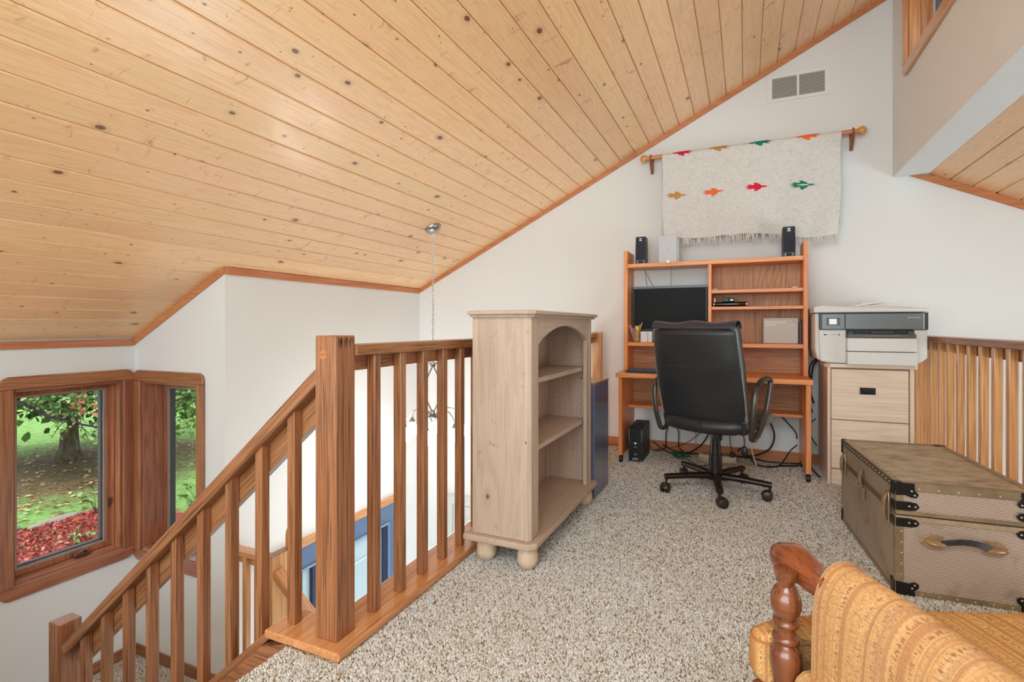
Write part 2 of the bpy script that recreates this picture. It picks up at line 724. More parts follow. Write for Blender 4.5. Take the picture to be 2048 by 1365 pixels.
# walls
WT = 0.18
struct('wall_desk', MB().box(XF - WT, 5.4, YD, YD + WT, ZG - 0.1, 3.62), M_WALL, label='white gable wall behind the desk')


def wall_with_opening_x(name, x0, x1, ya, yb, za, zb, oy0, oy1, oz0, oz1, label):
    m = MB()
    m.box(x0, x1, ya, oy0, za, zb)
    m.box(x0, x1, oy1, yb, za, zb)
    m.box(x0, x1, oy0, oy1, za, oz0)
    m.box(x0, x1, oy0, oy1, oz1, zb)
    return struct(name, m, M_WALL, label=label)


# front wall with entry opening
wall_with_opening_x('wall_front', XF - WT, XF, YJ + WT, YD, ZG - 0.1, 1.47, 2.62, 4.10, ZG, -0.645, 'white front wall above the blue entry door')
# bay wall with window 1
W1 = (1.612, 2.226, -0.537, 0.662)
wall_with_opening_x('wall_bay', XB - WT, XB, -0.4, YJ + WT, ZL - 0.3, 0.97, W1[0], W1[1], W1[2], W1[3], 'grey-white bay wall holding the larger window')
# return wall with window 2
W2 = (-3.972, -3.352, -0.56, 0.655)
m = MB()
cz_ = lambda x: ceil_z(x) + 0.02
m.prism([(XB, ZG), (W2[0], ZG), (W2[0], cz_(W2[0])), (XB, cz_(XB))], YJ, YJ + WT)
m.prism([(W2[1], ZG), (XF, ZG), (XF, cz_(XF)), (W2[1], cz_(W2[1]))], YJ, YJ + WT)
m.box(W2[0], W2[1], YJ, YJ + WT, ZG, W2[2])
m.prism([(W2[0], W2[3]), (W2[1], W2[3]), (W2[1], cz_(W2[1])), (W2[0], cz_(W2[0]))], YJ, YJ + WT)
struct('wall_return', m, M_WALL, label='narrow grey return wall holding the narrow window')
# clerestory wall with a window high up
m = MB()
CW = (2.30, 4.115, 2.765, 3.30)
m.box(XS, XS + 0.2, CW[1], YD, 2.118, 3.52)
m.box(XS, XS + 0.2, -2.8, CW[0], 2.118, 3.52)
m.box(XS, XS + 0.2, CW[0], CW[1], 2.118, CW[2])
m.box(XS, XS + 0.2, CW[0], CW[1], CW[3], 3.52)
struct('wall_clerestory', m, M_WALL, label='tall white wall below the high window')
# far walls of the great room and the back of the loft, with glazing openings
m = MB()
m.box(5.2, 5.4, -2.8, -0.6, ZG, 0.7)
m.box(5.2, 5.4, 3.8, YD, ZG, 0.7)
m.box(5.2, 5.4, -0.6, 3.8, ZG, -1.9)
m.box(5.2, 5.4, -0.6, 3.8, 1.3, 1.6)
struct('wall_right', m, M_WALL, label='great room wall with tall glazing')
m = MB()
m.box(XB, 5.4, -3.0, -2.8, ZG, 0.3)
m.box(XB, -3.3, -3.0, -2.8, 0.3, 3.6)
m.box(1.5, 5.4, -3.0, -2.8, 0.3, 3.6)
m.box(-3.3, 1.5, -3.0, -2.8, 2.4, 3.6)
struct('wall_back', m, M_WALL, label='loft wall behind the viewer with a wide window')
struct('wall_stair', MB().box(XB, -1.37, 0.14, 0.2, ZG, -0.0), M_WALL, label='white wall along the stair')
struct('wall_bay_near', MB().prism([(XB - WT, -0.28), (XB, -0.28), (XB, 0.95), (XB - WT, 0.9)], -2.8, -0.4), M_WALL)

# ceiling: backing sheets with separate tongue and groove planks hung below
cb = MB()
L = 1.2
cb.prism([(XB - 0.12, ceil_z(XB - 0.12) + 0.022), (XS + 0.05, ceil_z(XS + 0.05) + 0.022), (XS + 0.05, ceil_z(XS + 0.05) + 0.12), (XB - 0.12, ceil_z(XB - 0.12) + 0.12)], -2.9, YD + 0.05)
ceiling = struct('ceiling', cb, plain('dark_backing', srgb(104, 58, 34), 0.9), label='sloping ceiling of knotty pine boards')
PW = 0.1215 / math.cos(TH)


def plank_mesh(name, w, y0, y1):
    h = w / 2 - 0.0012
    c = 0.0055
    prof = [(-h, 0.016), (-h, c), (-h + c, 0.0), (h - c, 0.0), (h, c), (h, 0.016)]
    mb = MB().prism(prof, y0, y1)
    me = mesh_of(name, mb)
    me.materials.append(pine())
    return me


pm_full = plank_mesh('plank', PW, -2.8, YD - 0.001)
pm_bay = plank_mesh('plank', PW, -2.8, YJ - 0.001)
pm_bay2 = plank_mesh('plank', PW * 0.9, -2.8, YJ - 0.001)
for k in range(-24, 17):
    xc = -1.11 + 0.1215 * (k + 0.5)
    if xc > XS + 0.02:
        break
    me = pm_full if xc + 0.0607 > XF + 0.004 else pm_bay
    if xc < XB - 0.01:
        continue
    obj('plank', me, None, ceiling, loc=(xc, 0, ceil_z(xc)), rot=(0, -TH, 0))
# right-hand slope
cb = MB()
cb.prism([(1.172, rceil_z(1.172) + 0.022), (5.3, rceil_z(5.3) + 0.022), (5.3, rceil_z(5.3) + 0.1), (1.172, rceil_z(1.172) + 0.1)], -2.9, YD)
ceiling2 = struct('ceiling_right', cb, plain('dark_backing', srgb(104, 58, 34), 0.9), label='second pine-boarded slope on the other side of the ridge')
T2 = math.atan(0.4875)
for k in range(0, 12):
    x0 = 1.1685 + 0.1225 * k
    xc = x0 + 0.061
    obj('plank', pm_full, None, ceiling2, loc=(xc, 0, rceil_z(xc)), rot=(0, T2, 0))
struct('ceiling_lower', MB().prism([(2.63, rceil_z(2.63)), (5.3, rceil_z(5.3)), (5.3, rceil_z(5.3) + 0.02), (2.63, rceil_z(2.63) + 0.02)], -2.8, YD), M_WALL)
# white drywall soffit strip under the clerestory wall
struct('trim_1', MB().box(XS + 0.2, 1.171, -2.8, YD, 2.118, 2.30), M_WALL, label='white boxed soffit edge between the slopes')

# wood trims where ceiling meets wall
def slope_trim(name, xa, xb, zf, y0, y1, h, parent=None, label=None):
    mb = MB().prism([(xa, zf(xa) - h), (xb, zf(xb) - h), (xb, zf(xb) + 0.004), (xa, zf(xa) + 0.004)], y0, y1)
    return struct(name, mb, trimwood('X'), parent, label=label, bev=0.002)


slope_trim('trim_2', XF, XS, ceil_z, YD - 0.016, YD, 0.043, label='reddish trim strip up the gable')
struct('trim_3', MB().box(XF, XF + 0.016, YJ, YD - 0.016, ceil_z(XF) - 0.046, ceil_z(XF) + 0.002), trimwood('Y'), label='reddish trim along the front wall eave', bev=0.002)
slope_trim('trim_4', XB, XF, ceil_z, YJ - 0.016, YJ, 0.043, label='reddish sloping trim above the narrow window')
struct('trim_5', MB().box(XB, XB + 0.016, -2.8, YJ - 0.016, ceil_z(XB) - 0.046, ceil_z(XB) + 0.002), trimwood('Y'), label='reddish trim along the bay wall eave', bev=0.002)
mb = MB().prism([(1.062, 2.118), (1.075, 2.125), (1.2, rceil_z(1.2)), (3.2, rceil_z(3.2)), (3.2, rceil_z(3.2) - 0.053), (1.2, rceil_z(1.2) - 0.053)], YD - 0.018, YD)
struct('trim_6', mb, trimwood('X'), label='reddish trim under the right-hand slope', bev=0.002)

# baseboards
bb = MB().box(-1.14, 1.085, YD - 0.013, YD, 0.0, 0.078)
struct('baseboard_desk', bb, trimwood('X'), label='oak baseboard behind the desk', bev=0.003)
struct('baseboard_bay', MB().box(XB, XB + 0.013, 0.2, YJ - 0.013, ZL, ZL + 0.078), oak('Y'), bev=0.003, label='oak baseboard on the landing under the larger window')
struct('baseboard_return', MB().box(XB, -2.72, YJ - 0.013, YJ, ZL, ZL + 0.078), oak('X'), bev=0.003, label='oak baseboard on the landing under the narrow window')


# ------------------------------------------------------------------ windows
def window(name, loc, rz, W, z0, z1, depth, label, mat, crank=True, sash_w=0.045, casing=True, screen=True):
    """local x along the wall, y outward, opening x 0..W; casing around it, sash at y=depth"""
    r = thing(name, label, None, loc, rz, kind='structure')
    cw = 0.066
    th = 0.022
    # casing with rounded outer corners
    def strip(nm, pts, axis, vert):
        mb = MB().prism(pts, -th, 0.0, 'Y')
        o = obj(nm, mb, mat('Z' if vert else 'X'), r, bev=0.006, seg=3)
        return o
    rc = 0.055
    if casing:
        def arc(cx, cz, a0, a1, n=6):
            return [(cx + rc * math.cos(a0 + (a1 - a0) * i / n), cz + rc * math.sin(a0 + (a1 - a0) * i / n)) for i in range(n + 1)]
        x0, x1, zz0, zz1 = -cw, W + cw, z0 - cw - 0.012, z1 + cw + 0.012
        bz0, bz1 = z0 + 0.0, z1 - 0.0
        strip('casing_side', [(x0, bz0), (0.004, bz0), (0.004, bz1), (x0, bz1)], 'Y', True)
        strip('casing_side', [(W - 0.004, bz0), (x1, bz0), (x1, bz1), (W - 0.004, bz1)], 'Y', True)
        top = [(x0, bz1), (x1, bz1)] + arc(x1 - rc, zz1 - rc, 0, PI / 2) + arc(x0 + rc, zz1 - rc, PI / 2, PI)
        strip('casing_head', top, 'Y', False)
        bot = [(x1, bz0), (x0, bz0)] + arc(x0 + rc, zz0 + rc, PI, 1.5 * PI) + arc(x1 - rc, zz0 + rc, 1.5 * PI, 2 * PI)
        strip('casing_sill', bot, 'Y', False)
    # jamb lining
    t = 0.018
    obj('jamb', MB().box(0, t, 0.0, depth + 0.03, z0, z1), mat('Z'), r, bev=0.002)
    obj('jamb', MB().box(W - t, W, 0.0, depth + 0.03, z0, z1), mat('Z'), r, bev=0.002)
    obj('jamb_head', MB().box(t, W - t, 0.0, depth + 0.03, z1 - t, z1), mat('X'), r, bev=0.002)
    obj('jamb_sill', MB().box(t, W - t, 0.0, depth + 0.03, z0, z0 + t), mat('X'), r, bev=0.002)
    # stop strips
    obj('stop', MB().box(t, t + 0.012, depth * 0.55, depth, z0 + t, z1 - t).box(W - t - 0.012, W - t, depth * 0.55, depth, z0 + t, z1 - t), mat('Z'), r, bev=0.002)
    s = sash_w
    a, b, c, d = t, W - t, z0 + t, z1 - t
    sash = obj('sash', MB().box(a, a + s, depth - 0.012, depth + 0.03, c, d).box(b - s, b, depth - 0.012, depth + 0.03, c, d)
               .box(a + s, b - s, depth - 0.012, depth + 0.03, c, c + s).box(a + s, b - s, depth - 0.012, depth + 0.03, d - s, d), mat('Z'), r, bev=0.003)
    fm = plain('screen_frame_metal', srgb(168, 150, 138), 0.4, 0.4, 0.03)
    e = 0.019
    a2, b2, c2, d2 = a + s - 0.006, b - s + 0.006, c + s - 0.006, d - s + 0.006
    obj('screen_frame', MB().box(a2, a2 + e, depth - 0.006, depth + 0.012, c2, d2).box(b2 - e, b2, depth - 0.006, depth + 0.012, c2, d2)
        .box(a2 + e, b2 - e, depth - 0.006, depth + 0.012, c2, c2 + e).box(a2 + e, b2 - e, depth - 0.006, depth + 0.012, d2 - e, d2), fm, r, bev=0.002)
    dk = plain('sash_seal', srgb(78, 82, 84), 0.6)
    obj('glazing_bead', MB().box(b2 - e - 0.012, b2 - e, depth + 0.012, depth + 0.045, c2 + e, d2 - e).box(a2 + e, a2 + e + 0.006, depth + 0.012, depth + 0.045, c2 + e, d2 - e)
        .box(a2 + e, b2 - e, depth + 0.012, depth + 0.045, c2 + e, c2 + e + 0.012), dk, r)
    obj('pane', MB().box(a2 + e, b2 - e, depth + 0.03, depth + 0.034, c2 + e, d2 - e), m_glass(), r)
    if crank:
        cm = plain('bronze_crank', srgb(112, 88, 74), 0.35, 0.7, 0.05)
        ck = MB()
        xc = (a + b) / 2 + 0.09
        ck.box(xc - 0.045, xc + 0.045, depth - 0.05, depth - 0.02, c + 0.004, c + 0.02)
        ck.tube([(xc + 0.03, depth - 0.035, c + 0.018), (xc + 0.01, depth - 0.05, c + 0.04), (xc - 0.03, depth - 0.06, c + 0.03), (xc - 0.055, depth - 0.062, c + 0.022)], [0.009, 0.008, 0.006, 0.007], 8)
        obj('crank_handle', ck, cm, r, smooth=True)
        lm = MB()
        lx = b - s / 2
        lz = c + (d - c) * 0.26
        lm.box(lx - 0.008, lx + 0.008, depth - 0.022, depth - 0.012, lz - 0.03, lz + 0.03)
        lm.tube([(lx, depth - 0.022, lz), (lx, depth - 0.035, lz + 0.012), (lx, depth - 0.036, lz + 0.045)], 0.0055, 8)
        obj('latch', lm, cm, r, smooth=True)
    return r


window('window_1', (XB, W1[0], 0), PI / 2, W1[1] - W1[0], W1[2], W1[3], 0.105, 'wide oak-framed crank window over the lawn and tree', oak_window, sash_w=0.036)
window('window_2', (W2[0], YJ, 0), 0, W2[1] - W2[0], W2[2], W2[3], 0.15, 'narrow oak-framed window beside the wider one', oak_window, sash_w=0.036)
window('window_3', (XS, CW[1], 0), -PI / 2, CW[1] - CW[0], CW[2], CW[3], 0.11, 'high clerestory window with pale wood casing', oak_pale, crank=False)

# entry door on the front wall far below (blue frame, pale glazing)
d = thing('door_1', 'blue entry door unit with pale glass seen down through the balusters', None, (0, 0, 0), kind='structure')
obj('door_casing', MB().box(XF, XF + 0.02, 2.55, 4.17, -0.645, -0.582), oak_pale('Y'), d, bev=0.003)
obj('door_casing_ledge', MB().box(XF, XF + 0.03, 2.54, 4.18, -0.6, -0.578), oak_pale('Y'), d, bev=0.003)
fr = MB().box(XF - 0.09, XF + 0.004, 2.62, 4.10, -0.815, -0.645).box(XF - 0.09, XF + 0.004, 3.99, 4.10, ZG, -0.815).box(XF - 0.09, XF + 0.004, 3.10, 3.32, ZG, -0.815).box(XF - 0.09, XF + 0.004, 2.62, 2.72, ZG, -0.815).box(XF - 0.09, XF, 2.72, 3.99, ZG, ZG + 0.25)
obj('frame', fr, M_BLUE, d, bev=0.003)
obj('moulding', MB().box(XF + 0.004, XF + 0.016, 2.72, 3.10, -0.832, -0.812).box(XF + 0.004, XF + 0.016, 3.32, 3.99, -0.832, -0.812).box(XF + 0.004, XF + 0.016, 3.99, 4.005, ZG, -0.812), plain('blue_moulding', srgb(132, 150, 176), 0.4), d, bev=0.003)
obj('seal', MB().box(XF - 0.03, XF - 0.005, 3.945, 3.99, ZG, -0.83).box(XF - 0.03, XF - 0.005, 3.065, 3.10, ZG, -0.83), plain('navy_seal', srgb(38, 52, 84), 0.5), d)
pg = plain('frosted_door_glass', srgb(186, 204, 214), 0.25, 0, 0.04, 3)
obj('pane', MB().box(XF - 0.05, XF - 0.04, 3.32, 3.99, ZG + 0.25, -0.832), pg, d)
obj('pane', MB().box(XF - 0.05, XF - 0.04, 2.985, 3.10, ZG + 0.25, -0.832), pg, d)
obj('pane', MB().box(XF - 0.05, XF - 0.04, 2.72, 2.975, ZG + 0.25, -0.832), pg, d)
obj('muntin', MB().box(XF - 0.056, XF - 0.03, 2.975, 2.985, ZG + 0.25, -0.832), plain('navy_seal', srgb(38, 52, 84), 0.5), d)
obj('letter_rail', MB().box(XF - 0.045, XF - 0.034, 3.34, 3.93, -1.05, -1.035), plain('pale_rail', srgb(214, 222, 226), 0.4), d)
# white interior door on the desk wall below
d = thing('door_2', 'white panelled door on the lower level', None, (0, 0, 0), kind='structure')
obj('door_casing', MB().box(-2.76, -1.75, YD - 0.02, YD, -0.745, -0.655).box(-2.76, -2.69, YD - 0.02, YD, ZG, -0.745).box(-1.82, -1.75, YD - 0.02, YD, ZG, -0.745), M_DOORW, d, bev=0.003)
obj('head_cap', MB().box(-2.79, -1.72, YD - 0.034, YD, -0.657, -0.64), M_DOORW, d, bev=0.003)
dl = obj('door_leaf', MB().box(-2.68, -1.83, YD - 0.012, YD - 0.001, ZG, -0.75), M_DOORW, d, bev=0.003)
obj('panel', MB().box(-2.58, -2.30, YD - 0.018, YD - 0.01, -1.5, -0.87), M_DOORW, dl, bev=0.006)
obj('panel', MB().box(-2.2, -1.93, YD - 0.018, YD - 0.01, -1.5, -0.87), M_DOORW, dl, bev=0.006)
# glazing behind and right of the viewer
window('window_4', (1.5, -2.8, 0), PI, 4.8, 0.3, 2.4, 0.16, 'wide loft window behind the viewer', oak_pale, crank=False)
window('window_5', (5.2, 3.8, 0), -PI / 2, 4.4, -1.9, 1.3, 0.16, 'tall great room window', oak_pale, crank=False)
# ------------------------------------------------------------------ railings
def vpiece(mb_name, w, h, mat):
    me = mesh_of(mb_name, MB().box(0, w, 0, w, 0, h))
    me.materials.append(mat)
    return me


# --- loft railing beside the stairwell (thing)
r = thing('loft_railing', 'brown oak railing on a wide floor board along the open stairwell', 'railing', (-1.244, 1.33, 0))
ox, oy = -1.244, 1.33


def off(mb, dx=-ox, dy=-oy, dz=0):
    mb.v = [(x + dx, y + dy, z + dz) for x, y, z in mb.v]
    return mb


board = MB()
board.prism([(-1.475, 1.243), (-1.15, 1.243), (-1.15, 4.50), (-1.32, 4.50), (-1.32, 1.40), (-1.475, 1.40)], 0.0, 0.028, 'Z')
obj('floor_board', off(board), oak_pale('Y'), r, bev=0.006, seg=3)
nw = obj('newel', off(MB().box(-1.289, -1.199, 1.284, 1.374, 0.028, 1.018)), oak('Z'), r, bev=0.005, seg=3)
plug = MB().lathe([(0.016, 0.0), (0.016, 0.0015), (0.0145, 0.002)], 20, Matrix.Translation((-1.252, 1.2842, 0.955)) @ Matrix.Rotation(PI / 2, 4, 'X'))
obj('plug', off(plug), wood('plug_oak', srgb(196, 128, 82), srgb(176, 108, 66), srgb(130, 76, 46), 'X'), nw)
rs = random.Random(21)
scuff = MB()
for i in range(26):
    yy = 1.292 + 0.074 * rs.random()
    zt_ = 1.012 - 0.012 * rs.random()
    ln_ = 0.008 + 0.03 * rs.random() * (1.2 - (yy - 1.29) * 8)
    w_ = 0.0012 + 0.002 * rs.random()
    scuff.add([(-1.1985, yy, zt_), (-1.1985, yy + w_, zt_), (-1.1985, yy + w_ * 0.6, zt_ - abs(ln_))], [(0, 1, 2)])
obj('scorch_marks', off(scuff), plain('scorch', srgb(52, 34, 26), 0.7), nw)['kind'] = 'stuff'
obj('top_rail', off(MB().box(-1.284, -1.192, 1.374, 4.47, 0.948, 0.986)), oak('Y'), r, bev=0.006, seg=3)
obj('subrail', off(MB().box(-1.27, -1.236, 1.374, 4.47, 0.895, 0.948)), oak('Y'), r, bev=0.002)
bal = mesh_of('baluster', MB().box(-0.0175, 0.0175, -0.0175, 0.0175, 0.028, 0.949))
bal.materials.append(oak('Z'))
y = 1.4925
while y < 4.35:
    obj('baluster', bal, None, r, loc=(-1.2175 - ox, y - oy, 0), bev=0.003)
    y += 0.1532
obj('end_post', off(MB().box(-1.237, -1.155, 4.47, 4.519, 0.028, 0.995)), oak_pale('Z'), r, bev=0.003)

# --- railing on the right side of the loft
r = thing('right_railing', 'golden oak railing with broad balusters beside the old trunk', 'railing', (1.13, 3.0, 0))
ox, oy = 1.13, 3.0
obj('floor_board', off(MB().box(1.05, 1.215, -2.6, 4.50, 0.0, 0.028), -ox, -oy), oak_pale('Y'), r, bev=0.006, seg=3)
obj('top_rail', off(MB().box(1.072, 1.17, -2.6, 4.47, 0.946, 0.983), -ox, -oy), oak('Y'), r, bev=0.006, seg=3)
obj('subrail', off(MB().box(1.1225, 1.156, -2.6, 4.47, 0.888, 0.946), -ox, -oy), oak('Y'), r, bev=0.002)
obj('end_post', off(MB().box(1.087, 1.174, 4.47, 4.519, 0.028, 0.946), -ox, -oy), oak_pale('Z'), r, bev=0.003)
bal2 = mesh_of('baluster', MB().box(-0.0175, 0.0175, -0.0175, 0.0175, 0.028, 0.947))
bal2.materials.append(oak_pale('Z'))
y = 4.155
while y > -2.4:
    obj('baluster', bal2, None, r, loc=(1.1045 - ox, y - oy, 0), bev=0.003)
    y -= 0.1545

# --- stair railing going down to the landing
SL = 0.859
r = thing('stair_railing', 'sloping brown oak stair railing running down to a short newel', 'railing', (-2.85, 1.33, ZL))
ox, oy, oz = -2.85, 1.33, ZL


def rz_(x):          # handrail top at near edge
    return 0.912 + SL * (x + 1.289)


def st_(x):          # stringer cap line
    return -0.024 + SL * (x + 1.523)


def sl_prism(x0, x1, lo, hi, y0, y1):
    return MB().prism([(x0, lo(x0)), (x1, lo(x1)), (x1, hi(x1)), (x0, hi(x0))], y0, y1)


def oak_slope(ax):
    return oak(ax)


def sloped_box(x0, x1, ztop, th, y0, y1):
    """a board following the slope, built straight then rotated so the grain follows it"""
    Lh = (x1 - x0) / math.cos(math.atan(SL))
    a = math.atan(SL)
    tp = th * math.cos(a)
    me = MB().box(0, Lh, y0, y1, -tp, 0)
    return me, (x0 - ox, -oy, ztop(x0) - oz), (0, -a, 0)


mb, lo, ro = sloped_box(-2.812, -1.292, rz_, 0.058, 1.286, 1.376)
obj('handrail', mb, oak('X'), r, loc=lo, rot=ro, bev=0.006, seg=3)
mb, lo, ro = sloped_box(-2.80, -1.291, lambda x: rz_(x) - 0.056, 0.098, 1.337, 1.37)
obj('subrail', mb, oak('X'), r, loc=lo, rot=ro, bev=0.002)
obj('newel', MB().box(-2.897 - ox, -2.809 - ox, 1.282 - oy, 1.372 - oy, 0, -0.300 - oz), oak('Z'), r, bev=0.005, seg=3)
for k in range(9):
    xl = -1.434 - 0.1566 * k
    xr = xl + 0.0345
    zb = 0.028 if k == 0 else None
    top = lambda x: rz_(x) - 0.052
    bot = (lambda x: 0.028) if k == 0 else st_
    mb = MB().prism([(xl, bot(xl)), (xr, bot(xr)), (xr, top(xr)), (xl, top(xl))], 1.302, 1.3365)
    xm, ym, zm = (xl + xr) / 2, 1.319, st_(xl)
    mb.v = [(x - xm, yy - ym, z - zm) for x, yy, z in mb.v]
    obj('baluster', mb, oak('Z'), r, loc=(xm - ox, ym - oy, zm - oz), bev=0.003)

# --- staircase itself: carpeted treads, stringer and cap (setting)
sg = thing('staircase', 'carpeted stair flight with oak stringer going down to the landing', None, (0, 0, 0), kind='structure')
mb, lo, ro = sloped_box(-3.0, -1.47, lambda x: st_(x) + 0.001, 0.034, 1.262, 1.385)
obj('stringer_cap', mb, oak('X'), sg, loc=(lo[0] + ox, lo[1] + oy, lo[2] + oz), rot=ro, bev=0.004)
obj('stringer', MB().prism([(-2.9, st_(-2.9) - 0.34), (-2.9, st_(-2.9) - 0.035), (-1.50, st_(-1.5) - 0.035), (-1.38, -0.001), (-1.375, -0.30)], 1.25, 1.37), oak('X'), sg)
n = 7
rise = -ZL / n
run = rise / SL
for k in range(1, n):
    x1 = -1.372 - run * (k - 1)
    ztop = -rise * k
    obj('tread', MB().box(x1 - run - 0.025, x1 - 0.001, 0.201, 1.249, ztop - rise, ztop), m_carpet(), sg, bev=0.01)
# lower flight (descends towards the foyer on the far side)
for k in range(1, 6):
    x0 = -2.66 + run * (k - 1)
    zt = ZL - rise * k
    obj('tread', MB().box(x0 + 0.001, x0 + run + 0.02, 1.40, 2.33, zt - rise, zt), m_carpet(), sg, bev=0.01)

# --- landing rail between the wall and the lower newel, and the lower handrail
r = thing('landing_railing', 'pale oak short railing on the landing with a flat-topped newel', 'railing', (-2.68, 2.33, ZL))
ox, oy, oz = -2.68, 2.33, ZL
P = lambda mb: off(mb, -ox, -oy, -oz)
obj('newel', P(MB().box(-2.708, -2.662, 2.305, 2.435, ZL, -0.383)), oak_pale('Z'), r, bev=0.004)
obj('newel_cap', P(MB().box(-2.712, -2.658, 2.30, 2.44, -0.383, -0.378)), oak('X'), r, bev=0.002)
arch = [(2.437, ZL), (2.50, ZL), (2.50, -0.30)] + [(2.50 - 0.032 + 0.032 * math.cos(a), -0.30 + 0.05 * math.sin(a)) for a in [PI * i / 8 for i in range(1, 8)]] + [(2.437, -0.30)]
obj('rounded_post', P(MB().prism(arch, -2.70, -2.655, 'X')), oak_pale('Z'), r, bev=0.004)
obj('top_rail', P(MB().box(XF, -2.708, 2.31, 2.385, -0.432, -0.398)), oak_pale('X'), r, bev=0.005)
obj('subrail', P(MB().box(XF, -2.708, 2.35, 2.38, -0.492, -0.432)), oak_pale('X'), r, bev=0.002)
obj('wall_block', P(MB().box(XF, XF + 0.045, 2.315, 2.38, -0.398, -0.372)), oak_pale('X'), r, bev=0.002)
for xc in (-3.03, -2.925, -2.82):
    obj('baluster', P(MB().box(xc - 0.0175, xc + 0.0175, 2.316, 2.351, ZL, -0.431)), oak_pale('Z'), r, bev=0.003)
obj('bottom_rail', P(MB().box(XF, -2.708, 2.31, 2.38, ZL, ZL + 0.03)), oak_pale('X'), r, bev=0.003)
a = math.atan(0.80)
Lh = 1.7
hr = obj('lower_handrail', MB().box(0, Lh, -0.035, 0.045, -0.05, 0), oak_pale('X'), r, loc=(-2.655 - ox, 2.345 - oy, -0.468 - oz), rot=(0, a, 0), bev=0.008, seg=3)
for k in range(4):
    xc = -2.4 + 0.2 * k
    zt = -0.50 - 0.80 * (xc + 2.655)
    obj('baluster', P(MB().box(xc - 0.0175, xc + 0.0175, 2.327, 2.362, zt - 0.85, zt)), oak_pale('Z'), r, bev=0.003)


# ------------------------------------------------------------------ chandelier
CX, CY = -2.283, 3.523
cz = ceil_z(CX)
ch = thing('chandelier', 'nickel chandelier with six lit glass shades hanging on a long chain over the foyer', 'chandelier', (CX, CY, cz))
Mtilt = Matrix.Rotation(-TH, 4, 'Y')
cn = MB().lathe([(0.066, 0.0), (0.066, -0.008), (0.06, -0.02), (0.045, -0.034), (0.02, -0.042), (0.008, -0.046)], 28, Mtilt)
obj('canopy', cn, M_METAL, ch, smooth=True)
# chain
link = MB()
pts = []
for i in range(14):
    t = 2 * PI * i / 14
    pts.append((0.0075 * math.cos(t), 0.0, 0.0165 * math.sin(t) + (0.006 if math.sin(t) > 0 else -0.006)))
link.tube(pts, 0.0019, 6, closed=True)
lm = mesh_of('chain_link', link, 60)
lm.materials.append(M_METAL)
z = -0.062
k = 0
while cz + z > 0.765:
    obj('chain_link', lm, None, ch, loc=(0, 0, z), rot=(0, 0, YAW + (PI / 2 if k % 2 else 0.15)))
    z -= 0.0385
    k += 1
obj('cord', MB().tube([(0.003 * math.sin(i * 1.3), 0.003 * math.cos(i * 1.1), -0.05 - (cz - 0.75 - 0.05) * i / 20) for i in range(21)], 0.0013, 5), plain('clear_cord', srgb(190, 186, 180), 0.4), ch)
zt = 0.745 - cz
zh = 0.325 - cz
obj('top_disc', MB().lathe([(0.004, zt + 0.03), (0.008, zt + 0.012), (0.034, zt + 0.008), (0.036, zt), (0.02, zt - 0.006), (0.018, zt - 0.022), (0.006, zt - 0.028)], 20), M_METAL, ch, smooth=True)
for s_ in (-1, 1):
    P_ = []
    for i in range(15):
        t = i / 14
        P_.append((s_ * (0.004 + 0.058 * math.sin(PI * t)) * math.cos(YAW), s_ * (0.004 + 0.058 * math.sin(PI * t)) * math.sin(YAW), zt - 0.02 + (zh - zt + 0.05) * t))
    obj('bow_stem', MB().tube(P_, 0.0055, 8), M_METAL, ch, smooth=True)
obj('hub', MB().lathe([(0.006, zh + 0.05), (0.018, zh + 0.03), (0.02, zh + 0.012), (0.048, zh + 0.002), (0.05, zh - 0.006), (0.03, zh - 0.03), (0.012, zh - 0.052), (0.004, zh - 0.066)], 20), M_METAL, ch, smooth=True)
m_shade = plain('lit_glass_shade', srgb(255, 250, 240), 0.3, emit=(1.0, 0.95, 0.88, 1), estr=4.5)
for k in range(6):
    a = YAW + math.radians(25 + 60 * k)
    ca, sa = math.cos(a), math.sin(a)
    R = 0.235
    P_ = []
    for i in range(13):
        t = i / 12
        rr = 0.02 + (R - 0.02) * t
        P_.append((ca * rr, sa * rr, zh + 0.012 + 0.075 * math.sin(PI * min(1, t * 1.0) * 0.62) - 0.115 * t ** 3))
    obj('arm', MB().tube(P_, 0.0048, 8), M_METAL, ch, smooth=True)
    ex, ey, ez = P_[-1]
    T = Matrix.Translation((ex, ey, ez))
    hol = obj('shade_holder', MB().lathe([(0.004, 0.004), (0.012, -0.004), (0.026, -0.03), (0.027, -0.034), (0.0, -0.034)], 16, T, cap=False), M_METAL, ch, smooth=True)
    obj('glass_shade', MB().lathe([(0.022, -0.032), (0.03, -0.05), (0.042, -0.085), (0.05, -0.125), (0.051, -0.14), (0.046, -0.142), (0.03, -0.12), (0.0, -0.115)], 18, T, cap=False), m_shade, ch, smooth=True)
    pl = bpy.data.lights.new('chandelier_bulb', 'POINT')
    pl.energy = 2.0
    pl.color = (1.0, 0.96, 0.91)
    pl.shadow_soft_size = 0.05
    po = bpy.data.objects.new('chandelier_bulb', pl)
    COL.objects.link(po)
    po.parent = ch
    po.location = (ex, ey, ez - 0.19)
